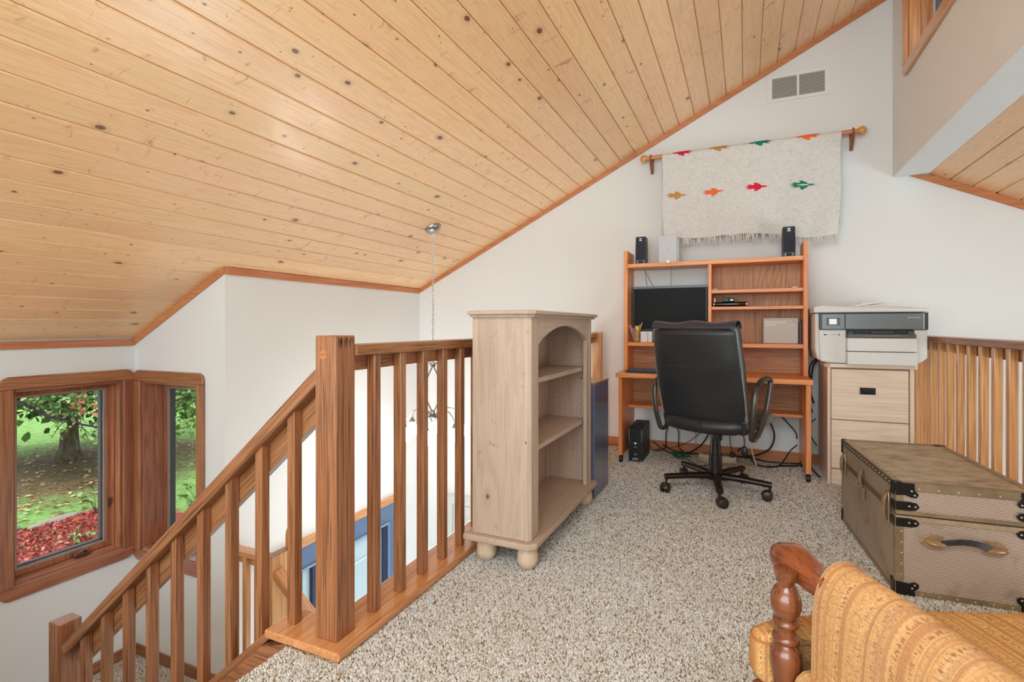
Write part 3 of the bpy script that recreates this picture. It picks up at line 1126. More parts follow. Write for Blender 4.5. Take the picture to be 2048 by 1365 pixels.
# ------------------------------------------------------------------ whitewashed bookcase
bc = thing('bookcase', 'whitewashed pine bookcase with arched front and bun feet in front of the stair railing', 'bookcase', (-0.96, 2.5, 0))
ox, oy = -0.96, 2.5
P = lambda mb: off(mb, -ox, -oy, 0)
X0, X1, Y0, Y1 = -1.108, -0.831, 2.03, 3.0
ww = whitewash
obj('side_panel', P(MB().box(X0, X1 - 0.025, Y0, Y0 + 0.022, 0.132, 1.092)), ww('Z'), bc, bev=0.001)
obj('side_panel', P(MB().box(X0, X1 - 0.025, Y1 - 0.022, Y1, 0.132, 1.092)), ww('Z'), bc, bev=0.001)
obj('back_panel', P(MB().box(X0, X0 + 0.01, Y0 + 0.022, Y1 - 0.022, 0.132, 1.092)), ww('Z'), bc)
# top with moulded edge
obj('top', P(MB().prism([(-1.118, 1.992), (-0.83, 1.992), (-0.80, 2.02), (-0.80, 3.012), (-0.83, 3.042), (-1.118, 3.042)], 1.098, 1.117, 'Z')), ww('Y'), bc, bev=0.007, seg=3)
obj('top_moulding', P(MB().prism([(-1.112, 2.01), (-0.838, 2.01), (-0.814, 2.034), (-0.814, 2.998), (-0.838, 3.022), (-1.112, 3.022)], 1.088, 1.098, 'Z')), ww('Y'), bc, bev=0.002)
obj('base_board', P(MB().prism([(-1.142, 2.0), (-0.83, 2.0), (-0.80, 2.03), (-0.80, 3.0), (-0.83, 3.03), (-1.142, 3.03)], 0.102, 0.131, 'Z')), ww('Y'), bc, bev=0.008, seg=3)
obj('corner_post', P(MB().prism([(X1 - 0.026, Y0), (X1 - 0.014, Y0), (X1, Y0 + 0.016), (X1, Y0 + 0.05), (X1 - 0.026, Y0 + 0.05)], 0.131, 1.09, 'Z')), ww('Z'), bc, bev=0.002)
obj('corner_post', P(MB().prism([(X1 - 0.026, Y1), (X1 - 0.014, Y1), (X1, Y1 - 0.016), (X1, Y1 - 0.05), (X1 - 0.026, Y1 - 0.05)], 0.131, 1.09, 'Z')), ww('Z'), bc, bev=0.002)
yl, yr = Y0 + 0.105, Y1 - 0.105
obj('stile', P(MB().box(X1 - 0.024, X1 - 0.003, Y0 + 0.05, yl, 0.131, 1.09)), ww('Z'), bc, bev=0.002)
obj('stile', P(MB().box(X1 - 0.024, X1 - 0.003, yr, Y1 - 0.05, 0.131, 1.09)), ww('Z'), bc, bev=0.002)
arc = []
ns = 20
for i in range(ns + 1):
    t = i / ns
    yy = yl + (yr - yl) * t
    arc.append((yy, 0.965 + 0.085 * math.sin(PI * t) ** 0.75))
pa = [(yl, 1.09)] + [(p[0], p[1]) for p in arc] + [(yr, 1.09)]
mb = MB()
for i in range(ns):
    (ya, za), (yb, zb) = arc[i], arc[i + 1]
    mb.prism([(ya, za), (yb, zb), (yb, 1.09), (ya, 1.09)], X1 - 0.024, X1 - 0.003, 'X')
o = obj('arched_rail', P(mb), ww('Y'), bc)
wd = o.modifiers.new('w', 'WELD')
wd.merge_threshold = 0.0005
for zs in (0.812, 0.505):
    obj('shelf', P(MB().box(X0 + 0.011, X1 - 0.03, Y0 + 0.023, Y1 - 0.023, zs - 0.024, zs)), ww('Y'), bc, bev=0.004)
holes = MB()
for yy in (Y1 - 0.0222,):
    for xx in (X1 - 0.065, X0 + 0.05):
        z = 0.40
        while z < 0.93:
            holes.add([(xx + 0.0028 * math.cos(2 * PI * k / 6), yy - 0.0006, z + 0.0028 * math.sin(2 * PI * k / 6)) for k in range(6)], [tuple(range(6))])
            z += 0.031
obj('peg_holes', P(holes), plain('dark_hole', srgb(60, 44, 34), 0.9), bc)['kind'] = 'stuff'
foot = mesh_of('bun_foot', MB().lathe([(0.026, 0.102), (0.030, 0.094), (0.0415, 0.078), (0.0455, 0.06), (0.0435, 0.052), (0.0455, 0.045), (0.044, 0.028), (0.034, 0.008), (0.022, 0.0)], 28), 60)
foot.materials.append(wood('bun_foot_pine', srgb(226, 200, 172), srgb(206, 176, 146), srgb(180, 150, 122), 'Z', rings=9, pores=0.3, rough=0.5, rw=0.4))
for fx, fy in ((-0.862, 2.078), (-1.063, 2.082), (-0.862, 2.952), (-1.063, 2.952)):
    obj('bun_foot', foot, None, bc, loc=(fx - ox, fy - oy, 0))
wc = MB().tube([(-1.088, 2.93, 0.14), (-1.08, 2.925, 0.26), (-1.086, 2.938, 0.38), (-1.09, 2.955, 0.44)], 0.0028, 6)
tag(obj('cord', off(wc, 1.088, -2.93, -0.131), plain('cream_cord', srgb(226, 210, 186), 0.5), None, smooth=True, loc=(-1.088, 2.93, 0.131)), 'thin cream cord hanging inside the bookcase', 'cord')

# ------------------------------------------------------------------ blue-grey cabinet behind the bookcase
gc = thing('blue_cabinet', 'low blue-grey cabinet with a brown top just behind the bookcase', 'cabinet', (-0.985, 3.225, 0))
m_bg = plain('glossy_blue_grey', srgb(96, 106, 134), 0.22, 0, 0.06, 8, coat=0.3)
obj('body', MB().box(-0.155, 0.155, -0.175, 0.175, 0, 0.688), m_bg, gc, bev=0.003)
obj('top', MB().box(-0.155, 0.157, -0.176, 0.177, 0.688, 0.703), wood('brown_top', srgb(160, 120, 100), srgb(128, 90, 74), srgb(100, 70, 60), 'Y', coat=0.5, rough=0.2), gc, bev=0.002)

# ------------------------------------------------------------------ computer desk with hutch
dk = thing('computer_desk', 'orange-brown wood computer desk with shelved hutch against the gable wall', 'desk', (-0.25, 4.2, 0))
ox, oy = -0.25, 4.2
P = lambda mb: off(mb, -ox, -oy, 0)
dw, dp = deskwood, deskpanel
obj('desktop', P(MB().box(-0.906, 0.408, 3.93, 4.455, 0.657, 0.692)), dw('X'), dk, bev=0.004)
obj('side_panel', P(MB().box(-0.888, -0.860, 3.96, 4.44, 0.058, 0.657)), dw('Z'), dk, bev=0.002)
obj('side_panel', P(MB().box(0.370, 0.400, 3.96, 4.44, 0.058, 0.657)), dw('Z'), dk, bev=0.002)
obj('back_panel', P(MB().box(-0.86, 0.37, 4.415, 4.43, 0.394, 0.657)), dp('X'), dk)
obj('lower_shelf', P(MB().box(-0.86, 0.37, 4.20, 4.415, 0.392, 0.414)), dw('X'), dk, bev=0.002)
HY0, HY1 = 4.19, 4.45
obj('hutch_side', P(MB().box(-0.897, -0.866, HY0, HY1, 0.692, 1.656)), dw('Z'), dk, bev=0.003)
obj('hutch_side', P(MB().box(0.376, 0.405, HY0, HY1, 0.692, 1.656)), dw('Z'), dk, bev=0.003)
obj('hutch_top', P(MB().box(-0.866, 0.376, HY0 + 0.005, HY1, 1.518, 1.550)), dw('X'), dk, bev=0.002)
obj('divider', P(MB().box(-0.258, -0.234, HY0 + 0.008, HY1, 0.92, 1.518)), dw('Z'), dk, bev=0.002)
obj('shelf', P(MB().box(-0.234, 0.376, HY0 + 0.012, HY1 - 0.012, 1.297, 1.323)), dw('X'), dk, bev=0.002)
obj('shelf', P(MB().box(-0.234, 0.376, HY0 + 0.012, HY1 - 0.012, 1.172, 1.195)), dw('X'), dk, bev=0.002)
obj('shelf', P(MB().box(-0.866, 0.376, HY0 + 0.005, HY1 - 0.012, 0.889, 0.919)), dw('X'), dk, bev=0.002)
obj('hutch_back', P(MB().box(-0.234, 0.376, HY1 - 0.012, HY1, 0.919, 1.518)), dp('Z'), dk)
obj('hutch_back', P(MB().box(-0.866, 0.376, HY1 - 0.012, HY1, 0.692, 0.889)), dp('X'), dk)
for bx in (-0.214, 0.333):
    br = obj('cam_bracket', P(MB().box(bx - 0.018, bx + 0.018, 4.32, 4.335, 1.323, 1.339)), plain('white_plastic', srgb(232, 230, 224), 0.4), dk, bev=0.002)
    obj('screw', P(MB().lathe([(0.003, 0), (0.003, 0.001)], 10, Matrix.Translation((bx + 0.004, 4.3199, 1.331)) @ Matrix.Rotation(PI / 2, 4, 'X'))), M_BLACK, br)
for (cx_, cy_) in ((-0.874, 3.985), (0.385, 3.985), (-0.874, 4.40), (0.385, 4.40)):
    m_ = MB()
    m_.lathe([(0.023, -0.013), (0.026, -0.008), (0.026, 0.008), (0.023, 0.013)], 18, Matrix.Translation((cx_, cy_, 0.026)) @ Matrix.Rotation(PI / 2, 4, 'Y'))
    m_.box(cx_ - 0.012, cx_ + 0.012, cy_ - 0.008, cy_ + 0.012, 0.04, 0.058)
    obj('caster', P(m_), M_BLACK, dk, smooth=True)

# monitor
mn = thing('monitor', 'large dark computer monitor on the left side of the hutch', 'monitor', (-0.56, 4.33, 0.92))
obj('housing', MB().box(-0.292, 0.292, -0.012, 0.03, 0.085, 0.452), M_BLACK, mn, bev=0.004)
obj('screen', MB().box(-0.278, 0.278, -0.015, -0.011, 0.105, 0.432), plain('dark_screen', srgb(20, 20, 21), 0.55, 0, 0.04, 3, spec=0.2), mn)
obj('bezel_strip', MB().box(-0.292, 0.292, -0.016, -0.011, 0.434, 0.452), plain('bezel_gloss', srgb(40, 42, 44), 0.25), mn, bev=0.001)
obj('mark', MB().box(-0.277, -0.262, -0.0168, -0.0158, 0.438, 0.443), plain('grey_mark', srgb(170, 170, 172), 0.4), mn)
obj('stand', MB().box(-0.03, 0.03, 0.01, 0.03, 0.01, 0.12).box(-0.13, 0.13, -0.06, 0.09, 0.0, 0.012), M_BLACK, mn, bev=0.003)


# speakers
def speaker(x, label):
    s = thing('speaker', label, 'speaker', (x, 4.315, 1.5505), 0.0, 'pair of small speakers on top of the hutch')
    mm = plain('navy_plastic', srgb(38, 40, 56), 0.4)
    prof = [(-0.042, 0.0), (0.042, 0.0), (0.043, 0.115), (0.040, 0.226), (-0.040, 0.226), (-0.043, 0.115)]
    obj('body', MB().prism(prof, -0.045, 0.05), mm, s, bev=0.006, seg=3)
    obj('grille', MB().box(-0.036, 0.036, -0.049, -0.045, 0.038, 0.215), plain('speaker_cloth', srgb(44, 46, 60), 0.8, 0, 0.15, 300), s, bev=0.002)
    obj('port', MB().box(-0.016, 0.016, -0.0505, -0.044, 0.012, 0.030), plain('black_void', srgb(8, 8, 10), 0.6), s, bev=0.002)
    kb = plain('silver_knob', srgb(140, 144, 156), 0.35, 0.5)
    obj('knob', MB().box(-0.026, -0.018, -0.051, -0.045, 0.012, 0.028).box(0.019, 0.027, -0.051, -0.045, 0.014, 0.028), kb, s, bev=0.002)
    em = MB()
    em.prism([(-0.012, 0.212), (0.012, 0.212), (0.009, 0.206), (-0.009, 0.206)], -0.0502, -0.0492)
    em.prism([(-0.007, 0.2035), (0.007, 0.2035), (0.007, 0.1995), (-0.007, 0.1995)], -0.0502, -0.0492)
    em.prism([(-0.009, 0.197), (0.009, 0.197), (0.012, 0.190), (-0.012, 0.190)], -0.0502, -0.0492)
    obj('emblem', em, plain('white_mark', srgb(220, 224, 232), 0.4), s)
    return s


speaker(-0.776, 'small navy speaker on the hutch top next to the white router')
speaker(0.290, 'small navy speaker alone near the right end of the hutch top')

# white router on the hutch top
rt = thing('router', 'tall pale grey rounded router standing on the hutch top', 'router', (-0.566, 4.33, 1.5505))
mw = plain('router_white', srgb(196, 198, 202), 0.4)
prof = [(-0.072, 0.0), (0.072, 0.0), (0.072, 0.205)] + [(0.052 + 0.02 * math.cos(a), 0.205 + 0.02 * math.sin(a)) for a in (0.5, 1.0, 1.57)] + [(-0.052 - 0.02 * math.cos(a), 0.205 + 0.02 * math.sin(a)) for a in (1.57, 1.0, 0.5)] + [(-0.072, 0.205)]
obj('body', MB().prism(prof, -0.05, -0.02), mw, rt, bev=0.004)
obj('rear_shell', MB().prism([(-0.07, 0), (0.086, 0), (0.08, 0.19), (-0.066, 0.19)], -0.02, 0.06), plain('router_shell', srgb(206, 212, 224), 0.4), rt, bev=0.012, seg=3)
obj('check_mark', MB().prism([(-0.008, 0.112), (-0.004, 0.102), (0.007, 0.122), (0.004, 0.122), (-0.004, 0.108), (-0.006, 0.113)], -0.0512, -0.0498), plain('grey_mark', srgb(110, 112, 116), 0.4), rt)
obj('status_light', MB().ball((0.002, -0.0495, 0.012), 0.007, 10, 6), plain('status_white', srgb(255, 255, 255), 0.3, emit=(1, 1, 1, 1), estr=2.0), rt, smooth=True)

# gateway box
bx = thing('gateway_box', 'grey-white carton with pale lettering and a red check on the hutch middle shelf', 'box', (0.236, 4.31, 0.9195))
mbx = plain('box_card', srgb(200, 192, 182), 0.5)
obj('carton', MB().box(-0.114, 0.114, -0.045, 0.06, 0.0, 0.188), mbx, bx, bev=0.006, seg=3)
obj('lid_line', MB().box(-0.1135, 0.1135, -0.0462, -0.044, 0.176, 0.178), plain('box_line', srgb(168, 158, 146), 0.6), bx)
wt = plain('white_print', srgb(252, 252, 252), 0.5)
text('lettering', 'Verizon Internet', 0.0225, wt, bx, (-0.105, -0.0466, 0.158), (PI / 2, 0, 0), align='LEFT', sx=0.92)
text('lettering', 'Gateway', 0.0225, wt, bx, (-0.105, -0.0466, 0.137), (PI / 2, 0, 0), align='LEFT', sx=0.92)
obj('check_mark', MB().prism([(0.078, 0.166), (0.088, 0.173), (0.090, 0.171), (0.082, 0.166), (0.102, 0.153), (0.101, 0.150)], -0.0476, -0.046), plain('red_print', srgb(196, 60, 60), 0.5), bx)
tag(obj('book', MB().box(-0.009, 0.009, -0.05, 0.05, 0, 0.155), M_BLACK, None, bev=0.001, loc=(0.3635, 4.33, 0.9195)), 'thin black book standing between the grey carton and the hutch side', 'book')

# objects on the small shelf
fs = thing('flashlight', 'long glossy black tube with steel ends on the narrow hutch shelf', 'flashlight', (-0.105, 4.27, 1.1955 + 0.0185))
MY = Matrix.Rotation(PI / 2, 4, 'Y')
obj('tube', MB().lathe([(0.0165, -0.112), (0.018, -0.108), (0.018, 0.108), (0.0165, 0.112)], 20, MY), plain('gloss_black', srgb(12, 12, 14), 0.12, coat=0.5), fs, smooth=True)
for s_ in (-1, 1):
    obj('end_ring', MB().lathe([(0.0175, -0.004), (0.0185, 0.0), (0.0175, 0.004)], 20, Matrix.Translation((s_ * 0.114, 0, 0)) @ MY), plain('steel', srgb(210, 210, 212), 0.25, 0.9), fs, smooth=True)
obj('ring', MB().lathe([(0.0188, -0.005), (0.0188, 0.005)], 20, Matrix.Translation((-0.055, 0, 0)) @ MY), M_BLACK, fs, smooth=True)
cmx = thing('small_camera', 'small black boxy gadget resting on the long black tube', 'camera', (-0.125, 4.275, 1.2325))
obj('body', MB().box(-0.036, 0.012, -0.025, 0.03, 0, 0.034), M_BLACK, cmx, bev=0.003)
obj('lens_block', MB().box(0.012, 0.05, -0.02, 0.025, 0.0, 0.028), plain('gloss_black', srgb(12, 12, 14), 0.12), cmx, bev=0.006)
obj('dial', MB().lathe([(0.008, 0), (0.008, 0.004)], 14, Matrix.Translation((0.03, -0.02, 0.014)) @ Matrix.Rotation(PI / 2, 4, 'X')), plain('silver_knob', srgb(140, 144, 156), 0.35, 0.5), cmx)
st = thing('hand_stamp', 'tiny upright wooden stamp at the left end of the narrow hutch shelf', 'stamp', (-0.216, 4.31, 1.1955))
obj('handle', MB().box(-0.009, 0.009, -0.009, 0.009, 0.022, 0.072), oak_pale('Z'), st, bev=0.004)
obj('base', MB().box(-0.012, 0.012, -0.012, 0.012, 0.0, 0.022), oak('Z'), st, bev=0.001)

# pen cup with pens
pc = thing('pen_cup', 'copper wire pen cup at the left end of the hutch shelf', 'cup', (-0.812, 4.245, 0.9195))
cop = plain('copper_wire', srgb(214, 142, 96), 0.3, 0.7)
mb = MB()
for z_ in (0.001, 0.045, 0.088):
    mb.tube([(0.034 * math.cos(2 * PI * k / 24), 0.034 * math.sin(2 * PI * k / 24), z_) for k in range(24)], 0.0014, 5, closed=True)
for k in range(14):
    a = 2 * PI * k / 14
    mb.tube([(0.034 * math.cos(a), 0.034 * math.sin(a), 0.0), (0.034 * math.cos(a), 0.034 * math.sin(a), 0.088)], 0.0009, 4)
mb.lathe([(0.034, 0.0), (0.034, 0.002)], 24)
obj('wire_basket', mb, cop, pc)
pens = [('marker', 0.004, -0.012, 0.125, 0.0, 0.0, 0.0078, srgb(232, 120, 84), 'orange highlighter pen in the copper cup'),
        ('marker', 0.022, 0.0, 0.125, 0.02, 0.0, 0.0075, srgb(190, 226, 120), 'lime highlighter pen in the copper cup'),
        ('pencil', 0.008, 0.012, 0.158, 0.30, 0.05, 0.0035, srgb(236, 178, 72), 'tallest yellow pencil leaning right in the copper cup'),
        ('pencil', 0.004, 0.004, 0.140, 0.22, -0.05, 0.0035, srgb(222, 160, 60), 'shorter yellow pencil leaning right in the copper cup'),
        ('pen', -0.010, 0.010, 0.135, -0.22, 0.0, 0.004, srgb(120, 118, 206), 'violet pen leaning left in the copper cup'),
        ('marker', -0.014, -0.004, 0.138, -0.30, 0.0, 0.0058, srgb(226, 112, 86), 'coral marker leaning furthest left in the copper cup'),
        ('pen', -0.004, -0.008, 0.110, -0.12, 0.1, 0.0035, srgb(160, 176, 226), 'pale blue pen low in the copper cup'),
        ('pencil', -0.014, 0.006, 0.105, -0.24, 0.1, 0.0035, srgb(230, 170, 80), 'short yellow pencil leaning left in the copper cup')]
for nm, dx, dy, ln, tx, ty, rr, colr, lab in pens:
    p = thing(nm, lab, 'pen' if nm != 'pencil' else 'pencil', (-0.812 + dx * 0.6, 4.245 + dy * 0.6, 0.925), 0, 'pens in the copper cup')
    p.rotation_euler = (ty, tx, 0)
    obj('barrel', MB().lathe([(rr, 0), (rr, ln * 0.8), (rr * 0.9, ln * 0.8)], 10), plain(nm + lab[:6], colr, 0.4), p, smooth=True)
    obj('cap', MB().lathe([(rr * 1.05, ln * 0.78), (rr * 1.05, ln * 0.97), (rr * 0.7, ln)], 10), plain(nm + lab[:6] + 'cap', tuple(min(1, c * 1.2) for c in colr[:3]) + (1,), 0.4), p, smooth=True)
nb = thing('note_box', 'small white paper box beside the copper pen cup', 'box', (-0.725, 4.25, 0.9195))
obj('shell', MB().box(-0.042, 0.046, -0.03, 0.03, 0, 0.082), plain('box_white', srgb(222, 222, 224), 0.5), nb, bev=0.002)
obj('divider', MB().box(0.012, 0.0145, -0.0315, -0.029, 0, 0.078), plain('box_gap', srgb(60, 66, 76), 0.6), nb)
obj('lid', MB().box(-0.044, 0.048, -0.032, 0.032, 0.078, 0.085), plain('box_white2', srgb(236, 234, 228), 0.5), nb, bev=0.001)

# keyboard
kb = thing('keyboard', 'black keyboard lying on the left of the desktop', 'keyboard', (-0.64, 4.05, 0.6922))
obj('case', MB().prism([(-0.075, 0), (0.075, 0), (0.075, 0.022), (-0.075, 0.008)], -0.2, 0.22, 'X'), plain('keyboard_case', srgb(48, 52, 62), 0.45), kb, bev=0.003)
key = mesh_of('key', MB().prism([(-0.0075, 0), (0.0075, 0), (0.006, 0.007), (-0.006, 0.007)], -0.008, 0.008, 'X'))
key.materials.append(plain('key_plastic', srgb(66, 72, 86), 0.45))
for rr in range(6):
    for cc in range(21):
        yy = -0.060 + 0.0225 * rr
        xx = -0.189 + 0.0198 * cc
        if cc in (15,):
            continue
        obj('key', key, None, kb, loc=(xx, yy, 0.0095 + (yy + 0.075) * 0.0933))

# ------------------------------------------------------------------ wall hanging, rod, vent
rod = thing('curtain_rod', 'wooden rod with ball ends fixed to the gable wall', 'rod', (0, 4.43, 2.458))
rodw = wood('rod_wood', srgb(206, 142, 84), srgb(180, 110, 60), srgb(140, 84, 50), 'X', coat=0.3)
obj('pole', MB().lathe([(0.0165, -0.755), (0.0165, 0.742)], 20, Matrix.Rotation(PI / 2, 4, 'Y')), rodw, rod, smooth=True)
for sx_ in (-0.778, 0.766):
    obj('finial', MB().ball((sx_, 0, 0), 0.031, 20, 12), wood('finial_wood', srgb(226, 168, 92), srgb(204, 142, 72), srgb(170, 110, 60), 'Z', coat=0.3), rod, smooth=True)
for sx_ in (-0.722, 0.712):
    b_ = MB().box(sx_ - 0.011, sx_ + 0.011, 0.066, 0.088, -0.115, 0.02)
    b_.prism([(-0.022, -0.028), (0.022, -0.028), (0.08, -0.085), (0.08, -0.108), (0.066, -0.108)], sx_ - 0.010, sx_ + 0.010, 'X')
    br = obj('bracket', b_, wood('bracket_wood', srgb(160, 92, 62), srgb(128, 70, 46), srgb(96, 54, 38), 'Z', coat=0.2), rod, bev=0.003)
    ringm = MB().tube([(sx_, 0.023 * math.cos(2 * PI * k / 20), 0.023 * math.sin(2 * PI * k / 20)) for k in range(20)], 0.006, 8, closed=True)
    obj('ring', ringm, wood('bracket_wood', srgb(160, 92, 62), srgb(128, 70, 46), srgb(96, 54, 38), 'Z', coat=0.2), br, smooth=True)

bl = thing('wall_blanket', 'off-white woven blanket with coloured birds draped over the wooden rod', 'blanket', (0, 4.43, 2.458))


def blanket_pt(u, v, back=False):
    """u 0..1 across, v 0..1 over the rod and down; returns local point"""
    x = -0.628 + 1.266 * u
    front_len = 0.655 + 0.055 * u + 0.012 * math.sin(u * 9)
    s = v * (front_len + 0.05)
    r0 = 0.0185
    arcl = r0 * PI / 2
    if s < arcl:
        a = s / r0
        return (x, -r0 * math.sin(a), r0 * math.cos(a))
    d = s - arcl
    wob = 0.010 * math.sin(u * 14 + 1.5) * (d / 0.7) + 0.006 * math.sin(u * 31 + d * 5) * (d / 0.7) ** 2 + 0.008 * math.sin(u * 5 - 1) * (d / .7)
    sag = 0.016 * (d / 0.7) * math.sin(PI * min(1, (1 - u) * 3.2)) * (1 if u > 0.68 else 0)
    xs = x * (1 - 0.022 * (d / 0.7)) + (0.006 * math.sin(d * 11 + u * 3))
    return (xs, -r0 - wob - 0.004, -d - sag)


k = NT('woven_wool')
v_ = k.coords(rnd=False)
f1 = k.noise(k.coords((1, 1, 0.12), False), 420, 2, 0.6)
f2 = k.noise(k.coords((0.1, 1, 1), False), 300, 2, 0.6)
f3 = k.noise(v_, 26, 4, 0.6)
f = k.math('ADD', k.math('MULTIPLY', f1, 0.5), k.math('MULTIPLY', f2, 0.5))
c_ = k.ramp(f, [(0.36, srgb(196, 192, 188)), (0.55, srgb(224, 221, 217))])
c_ = k.mix(k.ramp(f3, [(0.5, 0.0), (0.75, 0.22)]), c_, srgb(186, 180, 172))
spk = k.ramp(k.noise(v_, 130, 1), [(0.73, 0.0), (0.76, 0.7)])
c_ = k.mix(spk, c_, srgb(120, 112, 108))
k.l(c_, k.b.inputs['Base Color'])
k.b.inputs['Roughness'].default_value = 0.95
k.bump(f, 0.5, 0.0015)
M_WOOL = k.m
front = MB().sheet(lambda u, v: blanket_pt(u, v), 70, 44, (0, 0.004, 0.0))
obj('cloth_front', front, M_WOOL, bl, smooth=80)


def back_pt(u, v):
    x = -0.632 + 1.275 * u
    s = v * (0.62 + 0.05)
    r0 = 0.0185
    arcl = r0 * PI / 2
    if s < arcl:
        a = s / r0
        return (x, r0 * math.sin(a), r0 * math.cos(a))
    d = s - arcl
    return (x, r0 + 0.004 + 0.004 * math.sin(u * 12), -d)


obj('cloth_back', MB().sheet(back_pt, 30, 20, (0, 0.003, 0.0)), M_WOOL, bl, smooth=80)
fr_ = MB()
rnd = random.Random(5)
u = 0.0
while u < 1.0:
    dens = 1.0
    x, y_, z_ = blanket_pt(u, 1.0)
    ln = rnd.uniform(0.04, 0.075)
    nst = rnd.choice([1, 2, 3])
    for q in range(nst):
        dx = rnd.uniform(-0.02, 0.02)
        fr_.tube([(x, y_, z_ + 0.003), (x + dx * 0.5 + rnd.uniform(-.003, .003), y_ - 0.002, z_ - ln * 0.5), (x + dx, y_ + rnd.uniform(-.004, .002), z_ - ln)], [0.003, 0.0026, 0.0018], 4)
    u += rnd.choice([0.005, 0.008, 0.010, 0.012, 0.022])
fo = obj('fringe', fr_, M_WOOL, bl)
fo['kind'] = 'stuff'
# bird motifs: (u centre, v centre, colour, facing)
BIRD = [(-1.0, 0.02), (-0.74, 0.03), (-0.62, 0.16), (-0.38, 0.22), (-0.28, 0.24), (-0.20, 0.62), (-0.05, 0.62), (0.02, 0.88), (0.30, 0.88), (0.22, 0.55), (0.32, 0.40),
        (0.52, 0.52), (0.86, 0.62), (0.62, 0.36), (1.0, 0.34), (0.66, 0.16), (1.05, 0.02), (0.66, -0.10), (1.0, -0.30), (0.6, -0.28), (0.84, -0.60), (0.5, -0.44), (0.32, -0.36),
        (0.22, -0.55), (0.30, -0.88), (0.02, -0.88), (-0.05, -0.62), (-0.20, -0.60), (-0.28, -0.22), (-0.38, -0.2), (-0.62, -0.14), (-0.74, -0.02)]
TL = (0.655 + 0.03 + 0.05)
birds = [(0.122, 0.022, srgb(206, 24, 58), 1), (0.235, 0.024, srgb(186, 134, 66), 1), (0.49, 0.024, srgb(12, 122, 98), 1), (0.788, 0.022, srgb(240, 108, 46), 1),
         (0.0, 0.0, None, 0), (0.075, 0.50, srgb(194, 142, 70), -1), (0.315, 0.505, srgb(240, 112, 60), -1), (0.575, 0.505, srgb(222, 26, 58), -1), (0.82, 0.505, srgb(18, 124, 100), -1)]
birds = [(0.118, 0.030, srgb(206, 24, 58), 1), (0.335, 0.030, srgb(186, 134, 66), 1), (0.568, 0.030, srgb(12, 122, 98), 1), (0.822, 0.030, srgb(240, 108, 46), 1),
         (0.098, 0.515, srgb(194, 142, 70), -1), (0.322, 0.512, srgb(240, 112, 60), -1), (0.568, 0.505, srgb(222, 26, 58), -1), (0.812, 0.50, srgb(18, 124, 100), -1)]
for uc, vc, colr, fc in birds:
    mb = MB()
    sx_, sz_ = 0.092, 0.036
    pts2 = [((px * fc) * sx_ / 1.266 + uc, -pz * sz_ / TL + vc) for px, pz in BIRD]
    # fan from a fine scanline fill so the motif follows the cloth
    zs = sorted(set([-pz * sz_ / TL + vc for _, pz in BIRD] + [vc + (i / 16.0 - 0.5) * 1.8 * sz_ / TL for i in range(17)]))
    nP = len(pts2)
    for za_, zb_ in zip(zs[:-1], zs[1:]):
        if zb_ - za_ < 1e-6:
            continue

        def cuts(zv):
            xsn = []
            for i in range(nP):
                (xa_, va_), (xb_, vb_) = pts2[i], pts2[(i + 1) % nP]
                if (va_ <= zv < vb_) or (vb_ <= zv < va_):
                    xsn.append((xa_ + (xb_ - xa_) * (zv - va_) / (vb_ - va_), i))
            return sorted(xsn)
        ca_ = cuts(za_ + 1e-7)
        cb_ = {i: x for x, i in cuts(zb_ - 1e-7)}
        for q in range(0, len(ca_) - 1, 2):
            (xa1, i1), (xa2, i2) = ca_[q], ca_[q + 1]
            xb1, xb2 = cb_.get(i1, xa1), cb_.get(i2, xa2)
            vs = []
            for uu, vv in ((xa1, za_), (xa2, za_), (xb2, zb_), (xb1, zb_)):
                p_ = blanket_pt(uu, max(0.0, vv))
                if vv * TL < 0.028:
                    vs.append((p_[0], p_[1] * 1.09 - 0.0004, p_[2] * 1.09))
                else:
                    vs.append((p_[0], p_[1] - 0.0016, p_[2]))
            mb.add(vs, [(0, 1, 2, 3)])
    obj('bird_motif', mb, plain('wool_%02d' % int(uc * 100 + vc * 1000), colr, 0.95, 0, 0.12, 300), bl)
    e_ = blanket_pt(uc - fc * 0.62 * sx_ / 1.266, vc - 0.02 * sz_ / TL)

# vent
vt = thing('air_vent', 'white two-panel return air grille high on the gable wall', 'vent', (0.368, YD, 2.896))
fw = MB()
W_, H_ = 0.211, 0.105
for (a, b, c, d_) in ((-W_, W_, H_ - 0.026, H_), (-W_, W_, -H_, -H_ + 0.026), (-W_, -W_ + 0.034, -H_ + 0.026, H_ - 0.026), (W_ - 0.034, W_, -H_ + 0.026, H_ - 0.026), (-0.008, 0.008, -H_ + 0.026, H_ - 0.026)):
    fw.box(a, b, -0.009, 0.0, c, d_)
obj('frame', fw, M_WHITE, vt, bev=0.001)
obj('backing', MB().box(-W_ + 0.03, W_ - 0.03, -0.002, 0.0, -H_ + 0.02, H_ - 0.02), plain('vent_dark', srgb(112, 108, 98), 0.8), vt)
slm = MB()
slm.prism([(-0.008, -0.002), (-0.002, 0.0035), (-0.001, 0.003), (-0.007, -0.003)], -0.0845, 0.0845, 'X')
sl_mesh = mesh_of('slat', slm)
sl_mesh.materials.append(M_WHITE)
for xx in (-0.0925, 0.0925):
    for i in range(14):
        obj('slat', sl_mesh, None, vt, loc=(xx, 0, -H_ + 0.032 + i * 0.0112))
for xx in (-0.194, 0.194):
    obj('screw', MB().lathe([(0.0035, 0), (0.0035, 0.001)], 10, Matrix.Translation((xx, -0.009, 0)) @ Matrix.Rotation(PI / 2, 4, 'X')), plain('screw_grey', srgb(170, 168, 164), 0.4), vt)
